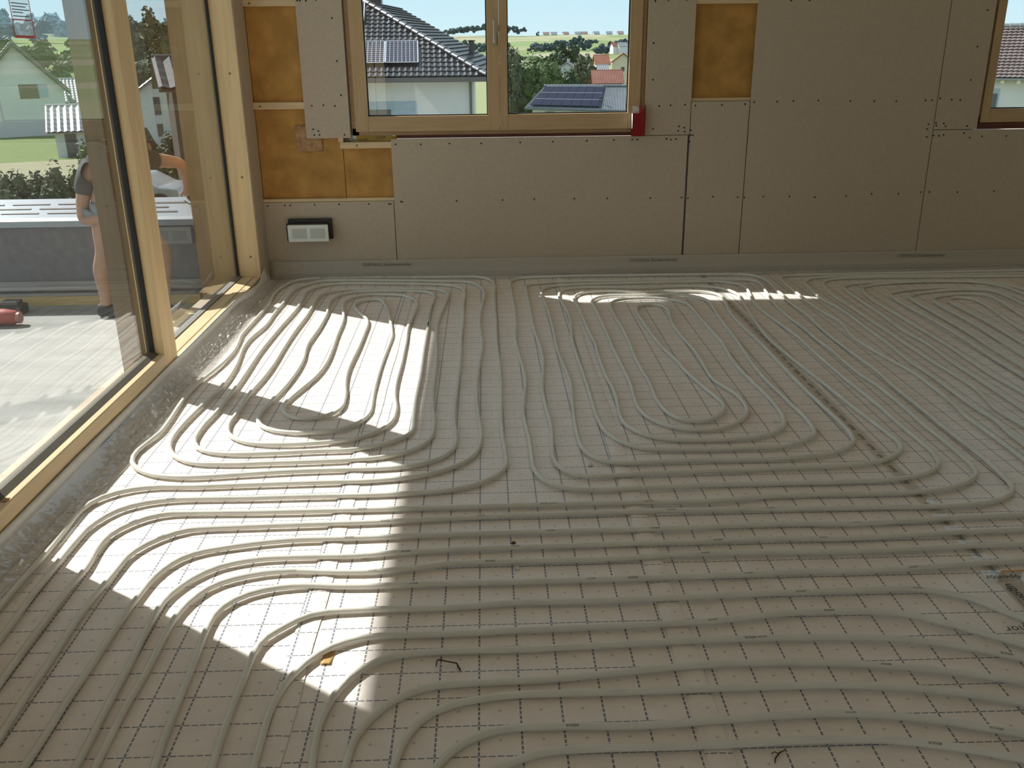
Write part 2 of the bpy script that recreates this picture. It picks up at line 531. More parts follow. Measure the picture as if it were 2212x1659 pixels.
board(-1.197, -0.8985, 0.959, 3.0, [(-1.18, 1.818), (-1.163, 1.817), (-1.125, 1.816), (-1.06, 1.821), (-0.967, 1.712), (-0.955, 1.45), (-0.945, 1.237), (-1.143, 1.171), (-1.065, 1.174), (-0.99, 1.168),
                                     (-1.147, 1.02), (-1.113, 1.008), (-1.142, 0.983), (-1.107, 0.983), (-0.94, 0.981), (-0.96, 2.1)])
board(-1.533, -0.634, 0.02, 0.5355, [(-1.503, 0.513), (-1.385, 0.515), (-1.347, 0.515), (-1.18, 0.516), (-1.012, 0.517), (-0.808, 0.517), (-0.668, 0.514), (-0.655, 0.514)])
board(-0.632, 1.392, 0.02, 0.9495, [(-0.60, 0.914), (-0.43, 0.912), (-0.235, 0.915), (-0.02, 0.913), (0.245, 0.916), (0.468, 0.918), (0.70, 0.921), (0.885, 0.923), (1.01, 0.925), (1.045, 0.925), (1.245, 0.926), (1.275, 0.92), (1.31, 0.925),
                                     (-0.585, 0.53), (-0.575, 0.527), (-0.20, 0.528), (0.12, 0.53), (0.34, 0.532), (0.62, 0.531), (0.85, 0.531), (1.15, 0.528), (1.37, 0.529)])
board(1.094, 1.4015, 0.9515, 3.0, [(1.13, 1.795), (1.215, 1.80), (1.335, 1.80), (1.13, 1.54), (1.135, 1.31), (1.185, 1.141), (1.262, 1.146), (1.36, 1.148), (1.15, 0.993), (1.327, 1.008), (1.363, 0.999), (1.322, 0.979), (1.366, 0.972)])
board(1.4035, 1.8005, 0.02, 1.1675, [(1.43, 1.142), (1.61, 1.144), (1.768, 1.147), (1.409, 0.982), (1.41, 0.95), (1.425, 0.948), (1.405, 0.905), (1.415, 0.524), (1.59, 0.53), (1.765, 0.524)])
board(1.8035, 3.0815, 0.02, 3.0, [(1.85, 1.80), (2.02, 1.79), (2.14, 1.79), (2.25, 1.805), (2.48, 1.805), (2.70, 1.805), (2.93, 1.80), (1.828, 1.159), (1.985, 1.160), (2.095, 1.163), (2.265, 1.164), (2.485, 1.158), (2.65, 1.155), (2.80, 1.153), (3.0, 1.156), (3.045, 1.157),
                                  (1.812, 0.522), (1.945, 0.526), (2.13, 0.523), (2.31, 0.516), (2.53, 0.520), (2.71, 0.533), (2.90, 0.531), (3.06, 0.54), (3.045, 1.0), (3.04, 0.968), (3.045, 0.915)])
board(3.0845, 3.3865, 0.9625, 3.0, [(3.33, 1.72), (3.30, 1.495), (3.29, 1.285), (3.10, 1.168), (3.18, 1.16), (3.24, 1.157), (3.095, 1.008), (3.10, 0.99), (3.15, 1.004), (3.165, 0.985), (3.315, 0.985)])
board(3.0845, 5.55, 0.02, 0.9605, [(3.09, 0.925), (3.13, 0.922), (3.16, 0.928), (3.30, 0.938), (3.345, 0.906), (3.43, 0.914), (3.60, 0.915), (3.12, 0.54), (3.32, 0.536), (3.58, 0.54)])

# ------------------------------------------------------------------ windows
def window(name, x0, x1, xj, z0, z1, mh, mv, dark, panes, handle=None, fw=0.026):
    """x0..x1 outer frame, xj joint between the two sashes"""
    w = empty(name, (x0, YB, z0), kind='structure')
    fr = MB()
    for (a, b_, c, d) in ((x0, x0 + fw + 0.02, z0, z1), (x1 - fw - 0.02, x1, z0, z1), (x0, x1, z0, z0 + fw + 0.022), (x0, x1, z1 - fw - 0.02, z1)):
        fr.box(a, b_, YB + 0.026, YB + 0.10, c, d)
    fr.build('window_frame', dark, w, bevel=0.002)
    for k, (sx0, sx1, gx0, gx1, gz0, gz1, sz0, sz1) in enumerate(panes):
        sa = MB()
        f0, f1 = YB + 0.006, YB + 0.078
        st = empty('sash', (sx0, YB, sz0)); st.parent = w
        st.location = Vector((sx0, YB, sz0)) - ORG[w]
        for (a, b_) in ((sx0, gx0), (gx1, sx1)):
            MB().box(a, b_, f0, f1, sz0, sz1).build('stile', mv, st, bevel=0.0025)
        MB().box(gx0 + 0.0005, gx1 - 0.0005, f0 + 0.0005, f1, sz0, gz0).build('bottom_rail', mh, st, bevel=0.0025)
        MB().box(gx0 + 0.0005, gx1 - 0.0005, f0 + 0.0005, f1, gz1, sz1).build('top_rail', mh, st, bevel=0.0025)
        ga = MB()
        t_ = 0.007
        for (a, b_, c, d) in ((gx0, gx0 + t_, gz0, gz1), (gx1 - t_, gx1, gz0, gz1), (gx0, gx1, gz0, gz0 + t_), (gx0, gx1, gz1 - t_, gz1)):
            ga.box(a, b_, YB + 0.040, YB + 0.056, c, d)
        ga.build('gasket', MT['gasket'], st)
        MB().box(gx0 + 0.001, gx1 - 0.001, YB + 0.046, YB + 0.050, gz0 + 0.001, gz1 - 0.001).build('pane', MT['glass_win'], st)
    return w


win1 = window('window_1', -0.889, 1.082, 0.112, 0.972, 2.88, MT['oak_h'], MT['oak_v'], MT['oak_shaded'],
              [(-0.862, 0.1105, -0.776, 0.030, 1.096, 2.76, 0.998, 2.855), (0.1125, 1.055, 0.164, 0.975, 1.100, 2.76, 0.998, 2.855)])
MB().box(-0.9048, -0.8975, YB + 0.0135, YO - 0.01, 0.946, 2.899).build('reveal_lining', MT['oak_shaded'], win1)
MB().box(1.0905, 1.0975, YB + 0.0135, YO - 0.01, 0.946, 2.899).build('reveal_lining', MT['batten'], win1)
hd = MB(); hd.tube([(0.082, YB - 0.018, 1.545), (0.082, YB - 0.034, 1.552), (0.082, YB - 0.036, 1.60), (0.082, YB - 0.034, 1.69), (0.082, YB - 0.030, 1.70)], [0.010, 0.011, 0.0105, 0.009, 0.006], 10)
hd.tube([(0.082, YB + 0.006, 1.557), (0.082, YB - 0.03, 1.557)], 0.008, 10)
hd.box(0.069, 0.095, YB - 0.002, YB + 0.007, 1.535, 1.60)
hd.build('window_handle', MT['steel'], win1, smooth=False, bevel=0.001)
MB().box(-0.60, 1.085, YB + 0.030, YB + 0.05, 0.9505, 0.972).build('sill_membrane', MT['redbrown'], win1)
yt = MB()
yt.grid(lambda u, v: (-0.868 + 0.275 * u, YB + 0.026 - 0.004 * math.sin(u * 9), 0.932 + 0.040 * v + 0.003 * math.sin(u * 5)), 12, 3)
yto = yt.build('sealing_tape', MT['yellow'], win1, smooth=True)
text_obj('print', 'ISOVER', 0.020, frame_mat((-0.70, YB + 0.018, 0.960), (1, 0, 0.05), (0, 0, 1), (0, -1, 0)), MT['ink'], yto)
text_obj('print', 'ISOVER', 0.020, frame_mat((-0.82, YB + 0.018, 0.945), (1, 0, 0.08), (0, 0, 1), (0, -1, 0)), MT['ink'], yto)

win2 = window('window_2', 3.389, 5.19, 4.3, 1.003, 2.88, MT['oak_h'], MT['oak_v'], MT['oak_shaded'],
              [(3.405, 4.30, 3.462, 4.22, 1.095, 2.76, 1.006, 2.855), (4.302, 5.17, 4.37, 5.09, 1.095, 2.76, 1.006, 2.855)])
MB().box(3.389, 5.19, YB + 0.008, YB + 0.05, 0.963, 0.985).build('sill_membrane', MT['redbrown'], win2)
MB().box(3.389, 5.19, YB + 0.002, YB + 0.05, 0.986, 1.0025).build('sill_membrane', MT['redbrown'], win2)

# ------------------------------------------------------------------ glazed wall on the left
wl = MB()
wl.box(XO, -1.625, -0.2, 2.46, -0.25, 4.0)
wl.box(XO, -1.715, 2.46, 2.755, -0.25, 4.0)
wl.box(XO, XL, YF, -3.2, -0.25, 4.0)
wl.box(XO, XL, -3.2, -0.2, 2.90, 4.0)  # lintel over the invented fill-light opening
wl.box(XO, -1.625, -0.2, YO - 0.2, 2.92, 4.0)
wl.box(XO + 0.05, -1.66, YF, YO - 0.2, -0.30, -0.02)
wall_left = tag(wl.build('wall_left', MT['gypsum']), kind='structure')

tp = empty('trim_1', (-1.74, 6.2, 0), kind='structure')
MB().box(-1.690, XL, 6.07, 6.385, -0.02, 4.0).build('corner_post', MT['spruce_v'], tp, bevel=0.004)
MB().box(XO, -1.6905, 6.075, YO, -0.25, 4.0).build('outer_jamb', mat('shaded_jamb_wood', (0.40, 0.27, 0.13), rough=0.7, var=0.12, scale=4, stretch=(9, 9, 0.6)), tp)  # same wood as the post, with the jamb's shade put into the colour
MB().box(XL + 0.0005, XL + 0.004, 6.078, 6.328, 0.0, 3.0).build('side_board', MT['gypsum'], tp)
PLUG = proto(MB().tube([(0, -0.0008, 0), (0, 0.003, 0)], 0.0085, 12), 'knot', mat('brown_knot_plug', (0.33, 0.20, 0.09), rough=0.7))
for kx, kz in ((-1.593, 1.385), (-1.588, 0.742), (-1.590, 0.215)):
    inst(PLUG, 'knot', tp, Matrix.Translation((kx, 6.07, kz)))

door = empty('door_1', (-1.6, 4.2, 0), kind='structure')
# fixed element: stile, threshold, pane
MB().box(-1.752, -1.665, 4.15, 4.30, 0.05, 2.92).build('fixed_stile', mat('shaded_stile_wood', (0.20, 0.145, 0.085), rough=0.6, var=0.1, scale=4, stretch=(9, 9, 0.6)), door, bevel=0.003)  # darker than the sash wood: shade behind the sash put into the colour
MB().box(-1.692, -1.690, 4.30, 6.062, 0.088, 2.91).build('fixed_pane', MT['glass_door'], door)
MB().box(-1.694, -1.678, 6.056, 6.0695, 0.085, 2.91).build('gasket', MT['gasket'], door)
MB().box(-1.70, -1.662, 2.30, 6.068, 0.03, 0.086).build('track_cover', MT['alu'], door, bevel=0.002)
th = MB(); th.box(-1.660, -1.585, 4.0, 6.068, -0.012, 0.079); th.box(-1.582, -1.540, 4.0, 6.068, -0.012, 0.076)
th.build('threshold', MT['spruce_y'], door, bevel=0.003)
MB().box(-1.66, -1.54, 2.25, 4.0, -0.012, 0.05).build('threshold_rail', MT['spruce_y'], door)
# sliding sash
ss = empty('sliding_sash', (-1.58, 4.2, 0.06)); ss.parent = door; ss.location = ORG[ss] - ORG[door]
MB().box(-1.622, XL, 4.12, 4.29, 0.056, 2.90).build('stile', MT['spruce_v'], ss, bevel=0.004)
MB().box(-1.622, XL, 2.30, 2.455, 0.056, 2.90).build('stile', MT['spruce_v'], ss, bevel=0.004)
rl = MB()
rl.prism([(XL, 2.456, 0.056), (XL, 2.456, 0.160), (XL - 0.004, 2.456, 0.1645), (-1.561, 2.456, 0.1655), (-1.622, 2.456, 0.1655), (-1.622, 2.456, 0.056)], (0, 4.119 - 2.456, 0))
rl.build('bottom_rail', MT['spruce_y'], ss)
MB().box(-1.622, XL, 2.456, 4.119, 2.81, 2.90).build('top_rail', MT['spruce_y'], ss)
gk = MB()
gk.prism([(-1.562, 2.456, 0.1656), (-1.585, 2.456, 0.181), (-1.612, 2.456, 0.181), (-1.612, 2.456, 0.1656)], (0, 1.663, 0))
gk.build('gasket', MT['gasket_soft'], ss)
MB().box(-1.612, -1.578, 4.108, 4.1195, 0.166, 2.81).build('gasket', MT['gasket'], ss)
MB().box(-1.592, -1.589, 2.456, 4.115, 0.172, 2.81).build('pane', MT['glass_door'], ss)
# warning sheet stuck to the pane
stk = MB().box(-1.5885, -1.5880, 3.345, 3.492, 1.555, 1.93).build('sticker', glass('sticker_film', 0.04, (0.97, 0.97, 0.97), haze=0.10), door)
sl = MB()
for (a, b_, c, d) in ((3.345, 3.349, 1.555, 1.93), (3.488, 3.492, 1.555, 1.93), (3.349, 3.488, 1.555, 1.564), (3.349, 3.488, 1.612, 1.616)):
    sl.box(-1.5875, -1.5872, a, b_, c, d)
for k in range(4):
    sl.box(-1.5875, -1.5872, 3.39, 3.478, 1.702 + 0.012 * k, 1.706 + 0.012 * k) if k < 2 else None
sl.build('print', MT['stickerink'], stk)['kind'] = 'stuff'
bl = MB()
for z_, w_ in ((1.665, 0.12), (1.655, 0.10), (1.645, 0.125), (1.636, 0.075), (1.624, 0.115), (1.76, 0.11), (1.77, 0.12), (1.752, 0.05), (1.80, 0.11), (1.82, 0.12)):
    bl.box(-1.5875, -1.5872, 3.357, 3.357 + w_, z_, z_ + 0.003)
bl.prism([(-1.5875, 3.355, 1.692), (-1.5875, 3.377, 1.692), (-1.5875, 3.366, 1.722)], (0.0003, 0, 0))
bl.build('print', MT['ink_soft'], stk)['kind'] = 'stuff'

# invented unseen opening behind the camera, added to let in fill light
d2 = empty('fill_light_opening', (-1.7, -0.6, 0), kind='structure')
for a in (-3.2, -1.7, -0.32):
    MB().box(-1.70, -1.62, a, a + 0.12, 0, 2.90).build('stile', MT['spruce_v'], d2)
MB().box(-1.70, -1.62, -3.2, -0.2, -0.01, 0.12).build('bottom_rail', MT['spruce_y'], d2)

# ------------------------------------------------------------------ perimeter edge strips
sb = MB()


def back_strip(u, v):
    x = -1.53 + 7.05 * u
    z = 0.0 + 0.124 * v + (0.002 * noise.noise(Vector((x * 2, 1, 0))) if v == 1 else 0)
    y = 6.3225 - 0.012 * (1 - v) ** 2 - 0.010 * math.exp(-((v - 0.25) / 0.2) ** 2) * (0.5 + noise.noise(Vector((x * 1.2, 4, v)))) - (0.004 if v < 0.05 else 0)
    return (x, y, z)


sb.grid(back_strip, 160, 9)
strip_b = sb.build('edge_strip', MT['foam_b'], None, smooth=True, fix=False)
so = strip_b.modifiers.new('thick', 'SOLIDIFY'); so.thickness = 0.005; so.offset = 0
tag(strip_b, 'grey foam edge strip standing along the foot of the plasterboard back wall', 'edge strip')
for x_ in (-0.706, 1.19, 3.12):
    text_obj('print', 'COSMOROLL Randdämmstreifen', 0.030, frame_mat((x_, 6.3145, 0.092), (1, 0, 0), (0, 0, 1), (0, -1, 0)), MT['ink_soft'], strip_b, xs=0.80)

sL = MB()


def left_strip(u, v):
    y = 0.4 + 5.72 * u
    bulge = 0.012 * noise.noise(Vector((y * 1.1, 0, 3))) * math.sin(PI * v)
    x = -1.4985 - 0.030 * v ** 0.8 + bulge
    z = 0.001 + 0.101 * v + 0.004 * noise.noise(Vector((y * 1.4, 5, 0))) * v
    k = max(0.0, (y - 5.35) / 0.77)
    x += 0.035 * math.sin(min(1, k) * PI * 0.9) * (1 - 0.3 * v)
    z += v * (0.030 * max(0, k - 0.75) / 0.25 * k) - v * 0.022 * math.exp(-((y - 5.85) / 0.2) ** 2)
    return (x, y, z)


sL.grid(left_strip, 170, 9)
strip_l = sL.build('edge_strip', MT['foam'], None, smooth=True, fix=False)
so = strip_l.modifiers.new('thick', 'SOLIDIFY'); so.thickness = 0.005; so.offset = 0
tag(strip_l, 'grey foam edge strip with clear film skirt along the sliding door threshold', 'edge strip')
for y_ in (3.415, 5.335):
    text_obj('print', 'COSMOROLL Randdämmstreifen', 0.026, frame_mat((-1.509, y_, 0.066), (0, 1, 0), (-0.28, 0, 0.96), (0.96, 0, 0.28)), MT['ink_soft'], strip_l, xs=0.86)
# crumpled clear film hanging from the strip on to the floor
fk = MB()
random.seed(11)


def skirt(u, v):
    y = 0.4 + 5.75 * u
    wob = noise.noise(Vector((y * 5, v * 3, 1.0)))
    width = 0.105 + 0.03 * noise.noise(Vector((y * 2.2, 0, 8)))
    x = -1.508 + width * v + 0.010 * wob * v
    cr = abs(noise.noise(Vector((y * 17, v * 7, 2)))) + 0.6 * abs(noise.noise(Vector((y * 41, v * 19, 5))))
    z = 0.070 * (1 - v) ** 2.0 + 0.004 + 0.040 * cr * math.sin(PI * min(1, v * 1.02)) * (0.6 + noise.noise(Vector((y * 1.5, 9, 0))))
    return (x, y, max(z, 0.0025))


fk.grid(skirt, 520, 14)
fko = fk.build('film_skirt', MT['film'], strip_l, smooth=False, fix=False)
fb = MB()


def skirt_b(u, v):
    x = -1.50 + 6.9 * u
    width = 0.13 + 0.03 * noise.noise(Vector((x * 2.2, 3, 8)))
    y = 6.305 - width * v
    cr = abs(noise.noise(Vector((x * 9, v * 5, 2)))) + 0.5 * abs(noise.noise(Vector((x * 23, v * 11, 5))))
    z = 0.035 * (1 - v) ** 2.2 + 0.003 + 0.012 * cr * math.sin(PI * v)
    return (x, y, max(z, 0.0025))


fb.grid(skirt_b, 420, 8)
fb.build('film_skirt', MT['film'], strip_b, smooth=False, fix=False)

